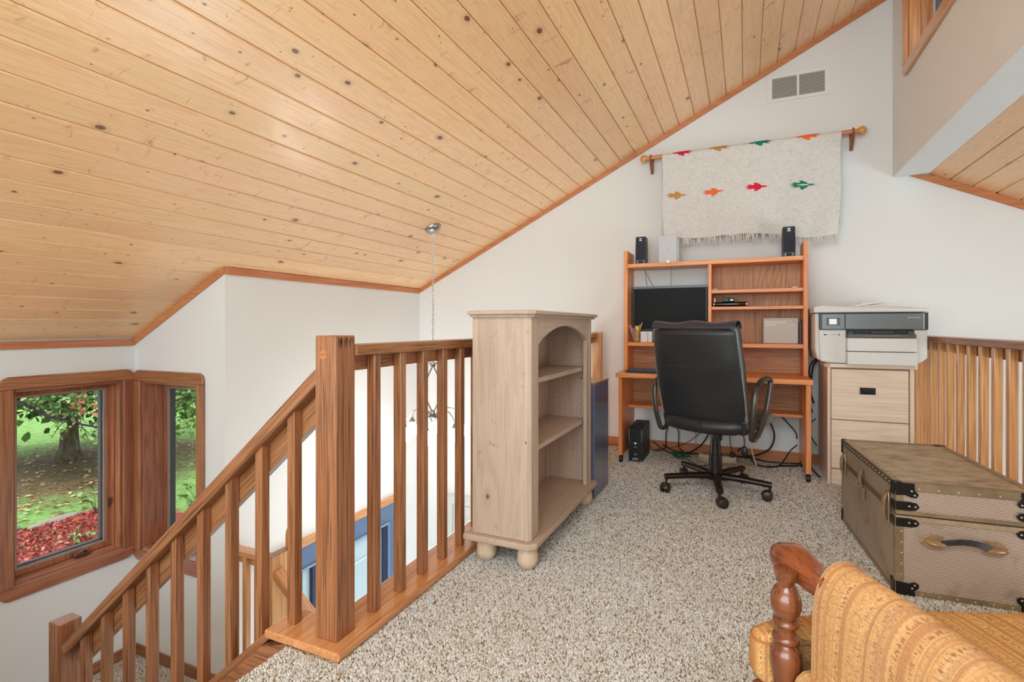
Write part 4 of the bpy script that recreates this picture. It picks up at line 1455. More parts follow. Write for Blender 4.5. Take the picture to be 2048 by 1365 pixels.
# ------------------------------------------------------------------ filing cabinet and printer
fc = thing('filing_cabinet', 'pale ash filing cabinet with one black pull beside the desk', 'cabinet', (0.733, 4.22, 0))
ox, oy = 0.733, 4.22
P = lambda mb: off(mb, -ox, -oy, 0)
aw = ashwood
darkside = wood('shaded_ash', srgb(196, 158, 130), srgb(168, 128, 104), srgb(140, 104, 84), 'Z', rings=10, rough=0.5)
obj('body', P(MB().box(0.498, 0.968, 4.012, 4.46, 0.0, 0.776)), aw('Z'), fc, bev=0.001)
obj('top', P(MB().prism([(0.482, 4.465), (0.482, 4.03), (0.512, 3.985), (0.968, 3.985), (0.985, 4.0), (0.985, 4.465)], 0.776, 0.800, 'Z')), aw('X'), fc, bev=0.002)
obj('stile', P(MB().box(0.498, 0.516, 4.0, 4.013, 0.0, 0.776)), aw('Z'), fc, bev=0.002)
obj('stile', P(MB().box(0.945, 0.968, 4.0, 4.013, 0.0, 0.776)), aw('Z'), fc, bev=0.002)
dark = plain('dark_gap', srgb(150, 116, 96), 0.8)
obj('gap', P(MB().box(0.516, 0.945, 4.008, 4.0125, 0.0, 0.776)), dark, fc)
for i, (za, zb) in enumerate(((0.434, 0.764), (0.108, 0.428))):
    dr = obj('drawer', P(MB().box(0.520, 0.938, 3.998, 4.012, za, zb)), aw('X'), fc, bev=0.003)
    pc_ = plain('black_iron', srgb(34, 32, 32), 0.4, 0.5)
    px_, pz_ = 0.722, za + (0.193 if i == 0 else 0.12)
    pl_ = obj('pull_plate', P(MB().box(px_ - 0.043, px_ + 0.043, 3.993, 3.998, pz_ - 0.022, pz_ + 0.022)), pc_, dr, bev=0.002)
    obj('pull_ring', P(MB().tube([(px_ + 0.031 * math.cos(PI * k / 14), 3.989, pz_ + 0.006 - 0.018 * math.sin(PI * k / 14)) for k in range(15)], 0.0035, 8)), pc_, pl_, smooth=True)
obj('kick_board', P(MB().prism([(0.520, 0.0), (0.575, 0.0), (0.595, 0.02), (0.86, 0.02), (0.88, 0.0), (0.938, 0.0), (0.938, 0.100), (0.520, 0.100)], 4.0, 4.012)), aw('X'), fc, bev=0.002)

pr = thing('printer', 'large white and grey inkjet printer on the ash filing cabinet', 'printer', (0.73, 4.2, 0.8005))
ox, oy, oz = 0.73, 4.2, 0.8005
P = lambda mb: off(mb, -ox, -oy, -oz)
pw = plain('printer_white', srgb(218, 214, 210), 0.45)
# body, lower edges tapering in
prof = [(0.50, 0.8005), (0.975, 0.8005), (1.032, 0.845), (1.036, 1.135), (0.425, 1.135), (0.425, 0.89), (0.44, 0.825)]
obj('body', P(MB().prism(prof, 3.995, 4.40)), pw, pr, bev=0.012, seg=3)
obj('front_lower', P(MB().prism([(0.455, 0.815), (0.60, 0.8045), (0.60, 1.022), (0.445, 1.022)], 3.975, 3.9955)), pw, pr, bev=0.006, seg=3)
obj('front_right', P(MB().prism([(0.962, 0.81), (1.0, 0.825), (1.028, 0.85), (1.028, 1.022), (0.962, 1.022)], 3.975, 3.9955)), pw, pr, bev=0.005, seg=3)
pg_ = plain('printer_grey', srgb(112, 118, 120), 0.28, 0.2, 0.04, 8)
obj('grey_front', P(MB().box(0.447, 1.032, 3.972, 3.9955, 1.026, 1.133)), plain('printer_dark_edge', srgb(54, 54, 58), 0.35), pr, bev=0.003)
obj('front_door', P(MB().box(0.595, 1.012, 3.966, 3.972, 1.028, 1.128)), pg_, pr, bev=0.002)
cp = obj('control_panel', P(MB().box(0.462, 0.590, 3.966, 3.972, 1.028, 1.128)), pg_, pr, bev=0.002)
obj('bezel', P(MB().box(0.488, 0.566, 3.9645, 3.967, 1.053, 1.103)), plain('panel_dark', srgb(84, 84, 80), 0.3), cp, bev=0.001)
obj('screen', P(MB().box(0.504, 0.546, 3.9635, 3.965, 1.060, 1.096)), plain('lcd_grey', srgb(206, 206, 206), 0.3, emit=(0.8, 0.8, 0.82, 1), estr=0.25), cp)
text('lettering', 'OfficeJet Pro', 0.0125, plain('pale_print', srgb(206, 214, 214), 0.5), pr, (0.957 - ox, 3.9655 - oy, 1.102 - oz), (PI / 2, 0, 0), sx=1.0)
text('lettering', '7740', 0.0075, plain('dark_print', srgb(66, 70, 72), 0.5), pr, (0.947 - ox, 3.9655 - oy, 1.0885 - oz), (PI / 2, 0, 0))
obj('edge_strip', P(MB().box(1.006, 1.0095, 3.9652, 3.967, 1.030, 1.126)), plain('pale_strip', srgb(210, 206, 196), 0.4), pr)
# lid with scanner feeder
obj('lid', P(MB().prism([(0.415, 1.137), (1.038, 1.137), (1.038, 1.160), (0.60, 1.176), (0.46, 1.188), (0.415, 1.176)], 3.968, 4.395)), pw, pr, bev=0.008, seg=3)
obj('feeder_cover', P(MB().prism([(0.60, 1.174), (0.72, 1.168), (1.0, 1.158), (1.0, 1.164), (0.76, 1.186), (0.66, 1.190)], 4.03, 4.37)), pw, pr, bev=0.004)
obj('feeder_tray', P(MB().prism([(0.665, 1.172), (0.71, 1.186), (0.83, 1.199), (0.832, 1.205), (0.70, 1.199), (0.655, 1.18)], 4.02, 4.33)), plain('tray_clear', srgb(226, 224, 220), 0.25), pr, bev=0.002)
# output slot and tray
bk = plain('slot_black', srgb(14, 14, 16), 0.5)
obj('output_slot', P(MB().box(0.60, 0.962, 3.985, 3.997, 0.975, 1.026)), bk, pr)
gt = plain('tray_grey', srgb(82, 84, 88), 0.35)
obj('output_tray', P(MB().box(0.604, 0.960, 3.925, 3.992, 0.9725, 0.998)), gt, pr, bev=0.003)
obj('tray_extension', P(MB().box(0.688, 0.885, 3.920, 3.965, 0.976, 0.996)), plain('tray_grey2', srgb(96, 96, 100), 0.35), pr, bev=0.004)
obj('paper_stop', P(MB().box(0.728, 0.852, 3.945, 3.985, 0.999, 1.014)), plain('tray_grey3', srgb(74, 72, 74), 0.35), pr, bev=0.005)
obj('rib', P(MB().box(0.61, 0.635, 3.95, 3.985, 0.998, 1.01).box(0.925, 0.955, 3.95, 3.985, 0.998, 1.014)), gt, pr, bev=0.003)
obj('paper_tray', P(MB().box(0.598, 0.964, 3.912, 4.0, 0.888, 0.972)), pw, pr, bev=0.005, seg=3)
obj('paper_tray', P(MB().box(0.598, 0.964, 3.912, 3.984, 0.803, 0.884)), pw, pr, bev=0.005, seg=3)
obj('usb_port', P(MB().box(0.474, 0.491, 3.9735, 3.976, 0.988, 0.995).box(0.555, 0.564, 3.9735, 3.976, 0.988, 0.996)), M_BLACK, pr)
obj('label_plate', P(MB().box(0.517, 0.545, 3.9742, 3.976, 0.987, 0.997)), plain('pale_plate', srgb(200, 196, 190), 0.4), pr)

# ------------------------------------------------------------------ power backup unit
up = thing('battery_backup', 'black battery backup tower with a green power light under the desk', 'battery backup', (-0.772, 4.19, 0))
ub = plain('ups_black', srgb(30, 30, 30), 0.45)
obj('body', MB().prism([(-0.16, 0.002), (0.16, 0.002), (0.16, 0.272), (-0.145, 0.262), (-0.16, 0.245)], -0.053, 0.053, 'X'), ub, up, bev=0.004)
obj('side_shell', MB().prism([(-0.14, 0.03), (0.155, 0.03), (0.155, 0.262), (-0.13, 0.17)], 0.053, 0.055, 'X'), plain('ups_side', srgb(44, 44, 44), 0.5), up)
obj('front_frame', MB().box(-0.052, -0.043, -0.1635, -0.158, 0.15, 0.252).box(0.043, 0.052, -0.1635, -0.158, 0.15, 0.252), plain('ups_grey', srgb(92, 92, 92), 0.4), up, bev=0.001)
pan = obj('front_panel', MB().box(-0.042, 0.042, -0.1625, -0.158, 0.01, 0.25), plain('ups_panel', srgb(22, 22, 23), 0.4), up, bev=0.001)
obj('power_button', MB().lathe([(0.012, 0), (0.012, 0.003), (0.009, 0.0035)], 18, Matrix.Translation((0, -0.1625, 0.144)) @ Matrix.Rotation(PI / 2, 4, 'X')), plain('ups_green_ring', srgb(12, 70, 50), 0.4), pan, smooth=True)
obj('power_light', MB().ball((0, -0.1665, 0.144), 0.0042, 10, 6), plain('green_light', srgb(120, 255, 190), 0.3, emit=(0.2, 1.0, 0.55, 1), estr=4.0), pan)
obj('side_light', MB().ball((-0.02, -0.1625, 0.1445), 0.0026, 8, 5).ball((0.02, -0.1625, 0.1445), 0.0026, 8, 5), plain('grey_mark', srgb(170, 170, 172), 0.4), pan)
obj('symbol', MB().box(-0.009, 0.009, -0.1634, -0.1624, 0.108, 0.119), plain('red_grey', srgb(132, 96, 96), 0.5), pan)
obj('chevron', MB().prism([(-0.014, 0.062), (0.014, 0.062), (0.0, 0.052)], -0.1634, -0.1624), plain('pale_mark', srgb(170, 170, 170), 0.5), pan)
text('lettering', 'APC', 0.024, plain('ups_white', srgb(235, 235, 235), 0.5), up, (0, -0.1632, 0.022), (PI / 2, 0, 0), sx=1.1)
obj('badge', MB().lathe([(0.006, 0), (0.006, 0.002)], 12, Matrix.Translation((0.043, -0.16, 0.012)) @ Matrix.Rotation(PI / 2, 4, 'X')), plain('ups_badge', srgb(150, 144, 130), 0.4), up)
obj('sticker', MB().prism([(-0.135, 0.2640), (-0.11, 0.2648), (-0.11, 0.2660), (-0.135, 0.2652)], 0.005, 0.04, 'X'), plain('blue_sticker', srgb(40, 70, 170), 0.4), up)
vents_ = MB()
for i in range(5):
    y0_ = -0.06 + i * 0.04
    zt_ = 0.262 + (y0_ + 0.145) / 0.305 * 0.01
    vents_.box(-0.035, 0.035, y0_, y0_ + 0.012, zt_ + 0.0005, zt_ + 0.003)
obj('top_ribs', vents_, plain('ups_brown', srgb(58, 46, 36), 0.5), up)

# ------------------------------------------------------------------ cables and power strip
def cable(name, pts, r, mat, label, cat='cable'):
    """smooth curve through points"""
    P_ = [Vector(p) for p in pts]
    out = []
    for i in range(len(P_) - 1):
        p0 = P_[max(i - 1, 0)]
        p1, p2 = P_[i], P_[i + 1]
        p3 = P_[min(i + 2, len(P_) - 1)]
        for q in range(8):
            t = q / 8.0
            out.append(0.5 * ((2 * p1) + (-p0 + p2) * t + (2 * p0 - 5 * p1 + 4 * p2 - p3) * t * t + (-p0 + 3 * p1 - 3 * p2 + p3) * t ** 3))
    out.append(P_[-1])
    base = Vector(out[0])
    o = obj(name, MB().tube([tuple(p - base) for p in out], r, 7), mat, None, smooth=True, loc=base)
    return tag(o, label, cat)


cbk = plain('cable_black', srgb(22, 22, 24), 0.5)
cgr = plain('cable_grey', srgb(170, 160, 145), 0.5)
cwt = plain('cable_cream', srgb(224, 212, 190), 0.5)
cgn = plain('cable_green', srgb(20, 92, 74), 0.5)
cable('power_cable', [(-0.56, 4.40, 0.40), (-0.565, 4.43, 0.28), (-0.60, 4.45, 0.16), (-0.61, 4.46, 0.03), (-0.68, 4.43, 0.012), (-0.70, 4.36, 0.03)], 0.0042, cbk, 'black cable dropping behind the battery backup')
cable('power_cable', [(-0.50, 4.38, 0.40), (-0.52, 4.42, 0.28), (-0.50, 4.45, 0.16), (-0.50, 4.46, 0.05), (-0.44, 4.42, 0.01)], 0.004, cbk, 'black cable hanging straight just right of the battery backup')
cable('power_cable', [(-0.28, 4.40, 0.40), (-0.26, 4.42, 0.28), (-0.275, 4.44, 0.17), (-0.35, 4.45, 0.06), (-0.45, 4.40, 0.015), (-0.58, 4.38, 0.02), (-0.70, 4.40, 0.09)], 0.0055, cbk, 'thick black cable curving behind the left of the chair back')
cable('thin_cable', [(-0.29, 4.41, 0.41), (-0.30, 4.43, 0.24), (-0.40, 4.45, 0.12), (-0.52, 4.46, 0.05), (-0.66, 4.42, 0.03)], 0.0026, cbk, 'thin black cable crossing towards the battery backup')
cable('thin_cable', [(-0.38, 4.42, 0.40), (-0.385, 4.44, 0.30), (-0.37, 4.45, 0.2), (-0.37, 4.46, 0.08), (-0.39, 4.44, 0.012)], 0.0025, cgr, 'thin grey cable hanging between two black ones')
cable('floor_cable', [(-0.62, 4.38, 0.075), (-0.52, 4.35, 0.04), (-0.40, 4.42, 0.015), (-0.2, 4.46, 0.014), (0.0, 4.45, 0.02), (0.16, 4.40, 0.013), (0.34, 4.42, 0.013), (0.44, 4.46, 0.014)], 0.0055, cbk, 'long black cable along the baseboard under the desk')
cable('floor_cable', [(-0.05, 4.36, 0.08), (-0.03, 4.34, 0.11), (0.02, 4.30, 0.07), (0.07, 4.27, 0.02), (0.15, 4.24, 0.013), (0.24, 4.30, 0.016), (0.36, 4.36, 0.014)], 0.0055, cbk, 'black cable looping on the carpet right of the chair column')
cable('power_cable', [(0.13, 4.38, 0.40), (0.17, 4.38, 0.32), (0.20, 4.38, 0.22), (0.17, 4.38, 0.12), (0.08, 4.38, 0.06), (0.0, 4.36, 0.05)], 0.0065, cbk, 'thickest black cable bowing right of the chair lever')
cable('power_cable', [(0.22, 4.40, 0.40), (0.28, 4.42, 0.33), (0.345, 4.43, 0.25), (0.355, 4.43, 0.20)], 0.0045, cbk, 'black cable slanting down to the right desk leg')
cable('power_cable', [(0.355, 4.40, 0.16), (0.31, 4.38, 0.12), (0.26, 4.33, 0.05), (0.22, 4.29, 0.015), (0.14, 4.25, 0.014)], 0.0045, cbk, 'black cable rising from the carpet to the right desk leg')
cable('thin_cable', [(-0.03, 4.38, 0.40), (-0.08, 4.42, 0.30), (-0.11, 4.45, 0.18), (-0.10, 4.45, 0.07), (-0.06, 4.40, 0.03)], 0.003, cbk, 'thin black cable just right of the chair column')
cable('thin_cable', [(0.13, 4.36, 0.39), (0.10, 4.33, 0.30), (0.05, 4.31, 0.22), (0.045, 4.29, 0.12), (0.075, 4.25, 0.012)], 0.0045, cwt, 'cream cable falling past the chair lever to the carpet')
cable('floor_cable', [(0.1, 4.28, 0.014), (0.0, 4.33, 0.012), (-0.1, 4.38, 0.014), (-0.2, 4.42, 0.013)], 0.004, cgr, 'grey cable lying between the black ones on the carpet')
cable('floor_cable', [(0.0, 4.25, 0.012), (0.1, 4.32, 0.016), (0.2, 4.36, 0.013), (0.33, 4.39, 0.012)], 0.003, cgr, 'short grey cable near the right desk leg')
cable('green_cable', [(-0.515, 4.28, 0.016), (-0.47, 4.22, 0.013), (-0.42, 4.24, 0.013), (-0.37, 4.15, 0.012), (-0.31, 4.08, 0.012), (-0.25, 4.12, 0.013), (-0.20, 4.20, 0.02)], 0.003, cgn, 'dark green cord running along the carpet to the power strip')
gpt = [(-0.50 + 0.05 * math.cos(i * 1.7) + 0.004 * i, 4.30 + 0.03 * math.sin(i * 2.3), 0.014 + 0.012 * (1 + math.sin(i * 1.1))) for i in range(16)]
cable('green_cord_bundle', gpt, 0.0055, cgn, 'tangled bundle of dark green cord on the carpet', 'cable')
cable('white_coil', [(-0.19 + 0.13 * math.cos(2 * PI * i / 14 + 2), 4.27 + 0.075 * math.sin(2 * PI * i / 14 + 2), 0.02 + 0.006 * math.sin(i)) for i in range(27)], 0.0045, plain('cable_white', srgb(214, 210, 196), 0.5), 'loop of white cable around the power strip')
ps = thing('power_strip', 'cream power strip on the carpet behind the chair column', 'power strip', (-0.19, 4.30, 0.004), math.radians(-6))
obj('body', MB().box(-0.14, 0.13, -0.028, 0.028, 0, 0.045), plain('strip_cream', srgb(206, 198, 170), 0.5), ps, bev=0.004)
obj('outlets', MB().box(-0.11, -0.08, -0.015, 0.015, 0.0452, 0.047).box(-0.05, -0.02, -0.015, 0.015, 0.0452, 0.047).box(0.01, 0.04, -0.015, 0.015, 0.0452, 0.047), plain('strip_grey', srgb(120, 116, 104), 0.5), ps)
obj('plug', MB().box(0.085, 0.115, -0.016, 0.016, 0.046, 0.085), M_BLACK, ps, bev=0.004)
# cables above the monitor and beside the printer
cable('thin_cable', [(-0.77, 4.44, 1.517), (-0.765, 4.45, 1.45), (-0.755, 4.45, 1.38), (-0.75, 4.42, 1.30)], 0.0018, cbk, 'thin dark cable above the left end of the monitor')
cable('thin_cable', [(-0.775, 4.44, 1.517), (-0.74, 4.45, 1.45), (-0.70, 4.45, 1.37), (-0.69, 4.42, 1.30)], 0.0018, cbk, 'thin dark cable slanting above the monitor, second from its left end')
cable('thin_cable', [(-0.555, 4.44, 1.517), (-0.56, 4.45, 1.45), (-0.562, 4.45, 1.38), (-0.56, 4.42, 1.30)], 0.0015, cbk, 'thin dark cable above the middle of the monitor')
cable('power_cable', [(0.50, 4.37, 0.82), (0.455, 4.39, 0.79), (0.435, 4.43, 0.72), (0.45, 4.46, 0.60), (0.435, 4.46, 0.50), (0.46, 4.47, 0.40)], 0.0045, cbk, 'black cable dangling from the printer beside the filing cabinet')
cable('power_cable', [(0.49, 4.38, 0.81), (0.462, 4.42, 0.76), (0.452, 4.45, 0.66), (0.448, 4.46, 0.55), (0.47, 4.47, 0.47)], 0.0055, cbk, 'second black cable from the printer, closer to the filing cabinet')
cable('power_cable', [(0.48, 4.44, 0.36), (0.44, 4.43, 0.32), (0.435, 4.43, 0.26), (0.46, 4.43, 0.20), (0.485, 4.44, 0.16)], 0.004, cbk, 'black cable loop between desk leg and filing cabinet')
cable('floor_cable', [(0.42, 4.44, 0.02), (0.44, 4.30, 0.015), (0.455, 4.18, 0.014), (0.47, 4.10, 0.013)], 0.0045, cbk, 'black cable on the carpet beside the filing cabinet')
cable('thin_cable', [(0.455, 4.50, 0.62), (0.458, 4.505, 0.4), (0.455, 4.50, 0.15), (0.452, 4.49, 0.02)], 0.004, plain('cable_pale', srgb(200, 206, 208), 0.5), 'pale cable hanging straight between desk and filing cabinet')

# ------------------------------------------------------------------ office chair
oc = thing('office_chair', 'black leather high-back office chair with looped arms in front of the desk', 'chair', (-0.172, 3.515, 0), -math.radians(17))
k = NT('black_leather')
v_ = k.coords(rnd=False)
f_ = k.noise(v_, 260, 3)
k.l(k.ramp(f_, [(0.3, srgb(34, 34, 35)), (0.7, srgb(46, 46, 48))]), k.b.inputs['Base Color'])
k.b.inputs['Roughness'].default_value = 0.42
k.b.inputs['Specular IOR Level'].default_value = 0.5
k.bump(k.math('ADD', k.math('MULTIPLY', f_, 0.25), k.noise(v_, 9, 3)), 0.35, 0.006)
M_LEATHER = k.m
M_SIDE = plain('grey_leather_edge', srgb(108, 112, 114), 0.5, 0, 0.08, 30)
M_ARM = plain('arm_metal', srgb(88, 80, 74), 0.32, 0.6, 0.04)


def back_y(z):   # rear face of the back at height z (local, leaning away)
    t = (z - 0.42) / 0.65
    return -0.195 - 0.195 * t - 0.02 * math.sin(PI * min(max(t, 0), 1))


def half_w(z):
    t = (z - 0.42) / 0.65
    return 0.250 + 0.010 * math.sin(PI * t) - 0.010 * t


def rear_pt(u, v):
    z = 0.455 + 0.595 * v
    hw = half_w(z)
    x = -hw + 2 * hw * u
    e = (2 * u - 1)
    y = back_y(z) - 0.018 * (1 - e * e) + 0.02 * abs(e) ** 6
    # sag wrinkles
    y += 0.006 * math.sin(x * 13 + z * 9) * (1 - v) + 0.004 * math.sin(x * 8 - z * 26) * (1 - v)
    if v > 0.93:
        y += (v - 0.93) / 0.07 * 0.03
        z -= 0.004 * abs(math.sin(u * PI * 3))
    if v < 0.05:
        y += (0.05 - v) / 0.05 * 0.02
    return (x, y, z)


obj('backrest_cover', MB().sheet(rear_pt, 40, 44, (0, 0.012, 0)), M_LEATHER, oc, smooth=80)


def pillow(name, fn, thick_fn, nu, nv, mat, parent):
    """closed puffy pad between fn and fn + thickness along +y"""
    mb = MB()
    w = nu + 1
    A, B = [], []
    for j in range(nv + 1):
        for i in range(nu + 1):
            u, v = i / nu, j / nv
            p = fn(u, v)
            t = thick_fn(u, v)
            A.append(p)
            B.append((p[0], p[1] + t, p[2]))
    n_ = len(A)
    f = []
    for j in range(nv):
        for i in range(nu):
            q = (j * w + i, j * w + i + 1, (j + 1) * w + i + 1, (j + 1) * w + i)
            f.append(q)
            f.append(tuple(n_ + t for t in reversed(q)))
    rim = [i for i in range(w)] + [j * w + nu for j in range(1, nv + 1)] + [nv * w + i for i in range(nu - 1, -1, -1)] + [j * w for j in range(nv - 1, 0, -1)]
    for kk in range(len(rim)):
        p, q = rim[kk], rim[(kk + 1) % len(rim)]
        f.append((q, p, n_ + p, n_ + q))
    mb.add(A + B, f)
    return obj(name, mb, mat, parent, smooth=80, bev=0.006, seg=2)


# side gusset + padded front of the back
def gus(u, v):
    z = 0.46 + 0.585 * v
    hw = half_w(z) - 0.004
    x = -hw + 2 * hw * u
    return (x, back_y(z) + 0.022, z)


pillow('backrest_gusset', gus, lambda u, v: 0.055, 12, 24, M_SIDE, oc)


def fr_pad(u, v):
    z = 0.455 + 0.60 * v
    hw = half_w(z)
    x = -hw + 2 * hw * u
    return (x, back_y(z) + 0.068, z)


pillow('backrest_pad', fr_pad, lambda u, v: 0.025 + 0.04 * (max(0, math.sin(PI * u)) ** 0.4) * (max(0, math.sin(PI * v)) ** 0.3) + 0.012 * math.sin(v * PI * 4) ** 2, 20, 36, M_LEATHER, oc)


# rolled top flap of the back
def flap(u, v):
    hw = half_w(1.05) + 0.004
    x = -hw + 2 * hw * u
    a = PI * v
    zc = 1.034
    yc = back_y(1.045) + 0.052
    puff = 0.012 * (0.5 + 0.5 * math.cos(u * PI * 4))
    return (x, yc - (0.054) * math.cos(a), zc + (0.032 + puff) * math.sin(a))


obj('backrest_top', MB().sheet(flap, 32, 10, (0, 0, 0.004)), plain('top_leather', srgb(46, 48, 62), 0.35, coat=0.2), oc, smooth=80)
obj('seam', MB().tube([rear_pt(i / 20, 0.60)[:1] + (rear_pt(i / 20, 0.60)[1] - 0.001, rear_pt(i / 20, 0.60)[2]) for i in range(21)], 0.0014, 5), plain('seam_dark', srgb(60, 60, 62), 0.5), oc)
for s_ in (-1, 1):
    obj('piping', MB().tube([(s_ * (half_w(0.46 + 0.58 * i / 14) - 0.001), back_y(0.46 + 0.58 * i / 14) + 0.022, 0.46 + 0.58 * i / 14) for i in range(15)], 0.0035, 6), plain('grey_piping', srgb(150, 150, 146), 0.45), oc)
# lower lumbar roll under the cover
obj('lumbar_roll', MB().tube([(-0.225 + 0.45 * i / 12, -0.195 - 0.028 * math.sin(PI * i / 12), 0.462 - 0.012 * math.sin(PI * i / 12)) for i in range(13)], [0.03] + [0.046] * 11 + [0.03], 14), M_LEATHER, oc, smooth=True)
obj('tag_loop', MB().box(-0.012, -0.008, -0.272, -0.268, 0.45, 0.482).box(0.008, 0.012, -0.272, -0.268, 0.45, 0.482).box(-0.012, 0.012, -0.272, -0.268, 0.478, 0.482), M_BLACK, oc)


# seat
def seat_pt(u, v):
    x = -0.255 + 0.51 * u
    y = -0.21 + 0.50 * v
    z = 0.485 + 0.018 * math.sin(PI * u) + 0.01 * math.cos(v * 2) - 0.055 * max(0, v - 0.82) / 0.18
    return (x, y, z)


mb = MB()
nu, nv = 16, 18
A = [seat_pt(i / nu, j / nv) for j in range(nv + 1) for i in range(nu + 1)]
B = [(p[0] * 0.96, p[1] * 0.96, 0.418 + (0.02 if p[1] > 0.2 else 0)) for p in A]
w = nu + 1
n_ = len(A)
ff = []
for j in range(nv):
    for i in range(nu):
        q = (j * w + i, j * w + i + 1, (j + 1) * w + i + 1, (j + 1) * w + i)
        ff.append(q)
        ff.append(tuple(n_ + t for t in reversed(q)))
rim = [i for i in range(w)] + [j * w + nu for j in range(1, nv + 1)] + [nv * w + i for i in range(nu - 1, -1, -1)] + [j * w for j in range(nv - 1, 0, -1)]
for kk in range(len(rim)):
    p, q = rim[kk], rim[(kk + 1) % len(rim)]
    ff.append((q, p, n_ + p, n_ + q))
mb.add(A + B, ff)
obj('seat', mb, M_LEATHER, oc, smooth=80, bev=0.012, seg=3)
for i, yy in enumerate((0.04, 0.12, 0.20)):
    obj('seat_side_fold', MB().tube([(0.252, yy - 0.05, 0.44), (0.262, yy, 0.455), (0.258, yy + 0.06, 0.48)], [0.012, 0.02, 0.014], 10), M_SIDE, oc, smooth=True)
obj('seat_front_roll', MB().tube([(-0.24, 0.27, 0.462), (0, 0.285, 0.462), (0.245, 0.27, 0.462)], 0.034, 14), plain('front_leather', srgb(74, 76, 80), 0.4), oc, smooth=True)
# arms: closed loops
for s_ in (-1, 1):
    loop = [(-0.215, 0.43), (-0.235, 0.50), (-0.238, 0.60), (-0.222, 0.662), (-0.17, 0.695), (-0.08, 0.712), (0.02, 0.715), (0.062, 0.706), (0.068, 0.68), (0.045, 0.60), (0.02, 0.52), (-0.03, 0.445), (-0.09, 0.395), (-0.15, 0.375), (-0.195, 0.385)]
    pts = []
    m_ = len(loop)
    for i in range(m_):
        p0, p1, p2, p3 = [Vector(loop[(i + q) % m_]) for q in (-1, 0, 1, 2)]
        for q in range(4):
            t = q / 4
            pt = 0.5 * ((2 * p1) + (-p0 + p2) * t + (2 * p0 - 5 * p1 + 4 * p2 - p3) * t * t + (-p0 + 3 * p1 - 3 * p2 + p3) * t ** 3)
            bulge = 0.275 + 0.028 * math.sin(min(1, max(0, (pt.y - 0.38) / 0.33)) * PI * 0.5)
            pts.append((s_ * bulge, pt.x, pt.y + 0.016))
    obj('armrest', MB().tube(pts, 0.0115, 10, flat=1.5, up=(1, 0, 0), closed=True), M_ARM, oc, smooth=True)
    pad = [(s_ * 0.303, -0.23, 0.656), (s_ * 0.304, -0.20, 0.702), (s_ * 0.304, -0.12, 0.735), (s_ * 0.304, 0.0, 0.744), (s_ * 0.303, 0.066, 0.732)]
    obj('arm_pad', MB().tube(pad, [0.012, 0.016, 0.016, 0.015, 0.012], 10, flat=0.6, up=(0, 0, 1)), M_BLACK, oc, smooth=True)
    for (yy, zz) in ((-0.07, 0.405), (-0.165, 0.392), (-0.228, 0.56)):
        obj('bolt', MB().lathe([(0.008, 0), (0.008, 0.003), (0.004, 0.004)], 12, Matrix.Translation((s_ * 0.287, yy, zz)) @ Matrix.Rotation(s_ * PI / 2, 4, 'Y')), M_METAL, oc, smooth=True)
# mechanism, lever, gas lift, five-star base
obj('mechanism', MB().prism([(-0.10, 0.425), (0.10, 0.425), (0.05, 0.392), (-0.05, 0.392)], -0.12, 0.13), M_BLACK, oc, bev=0.004)
obj('tension_knob', MB().lathe([(0.024, 0), (0.03, 0.04), (0.027, 0.055)], 18, Matrix.Translation((0.05, -0.10, 0.352))), M_BLACK, oc, smooth=True)
obj('lever', MB().tube([(0.04, -0.06, 0.405), (0.17, -0.09, 0.402), (0.198, -0.095, 0.398), (0.204, -0.095, 0.375), (0.204, -0.095, 0.34)], 0.0045, 8), M_BLACK, oc, smooth=True)
obj('lever_grip', MB().ball((0.204, -0.095, 0.305), 0.022, 14, 10, sx=0.95, sy=0.6, sz=1.5), M_BLACK, oc, smooth=True)
obj('gas_lift', MB().lathe([(0.017, 0.385), (0.017, 0.41)], 16), plain('chrome', srgb(225, 225, 225), 0.12, 1.0), oc, smooth=True)
obj('lift_cover', MB().lathe([(0.0315, 0.286), (0.029, 0.386), (0.017, 0.387)], 22), M_DARKMETAL, oc, smooth=30)
obj('lift_cover', MB().lathe([(0.0345, 0.24), (0.033, 0.29), (0.03, 0.291)], 22), M_DARKMETAL, oc, smooth=30)
obj('lift_cover', MB().lathe([(0.0415, 0.11), (0.039, 0.243), (0.034, 0.244)], 22), M_DARKMETAL, oc, smooth=30)
hub = obj('star_hub', MB().lathe([(0.04, 0.078), (0.050, 0.083), (0.050, 0.118), (0.04, 0.124)], 22), M_DARKMETAL, oc, smooth=40)
RZ = math.radians(17)
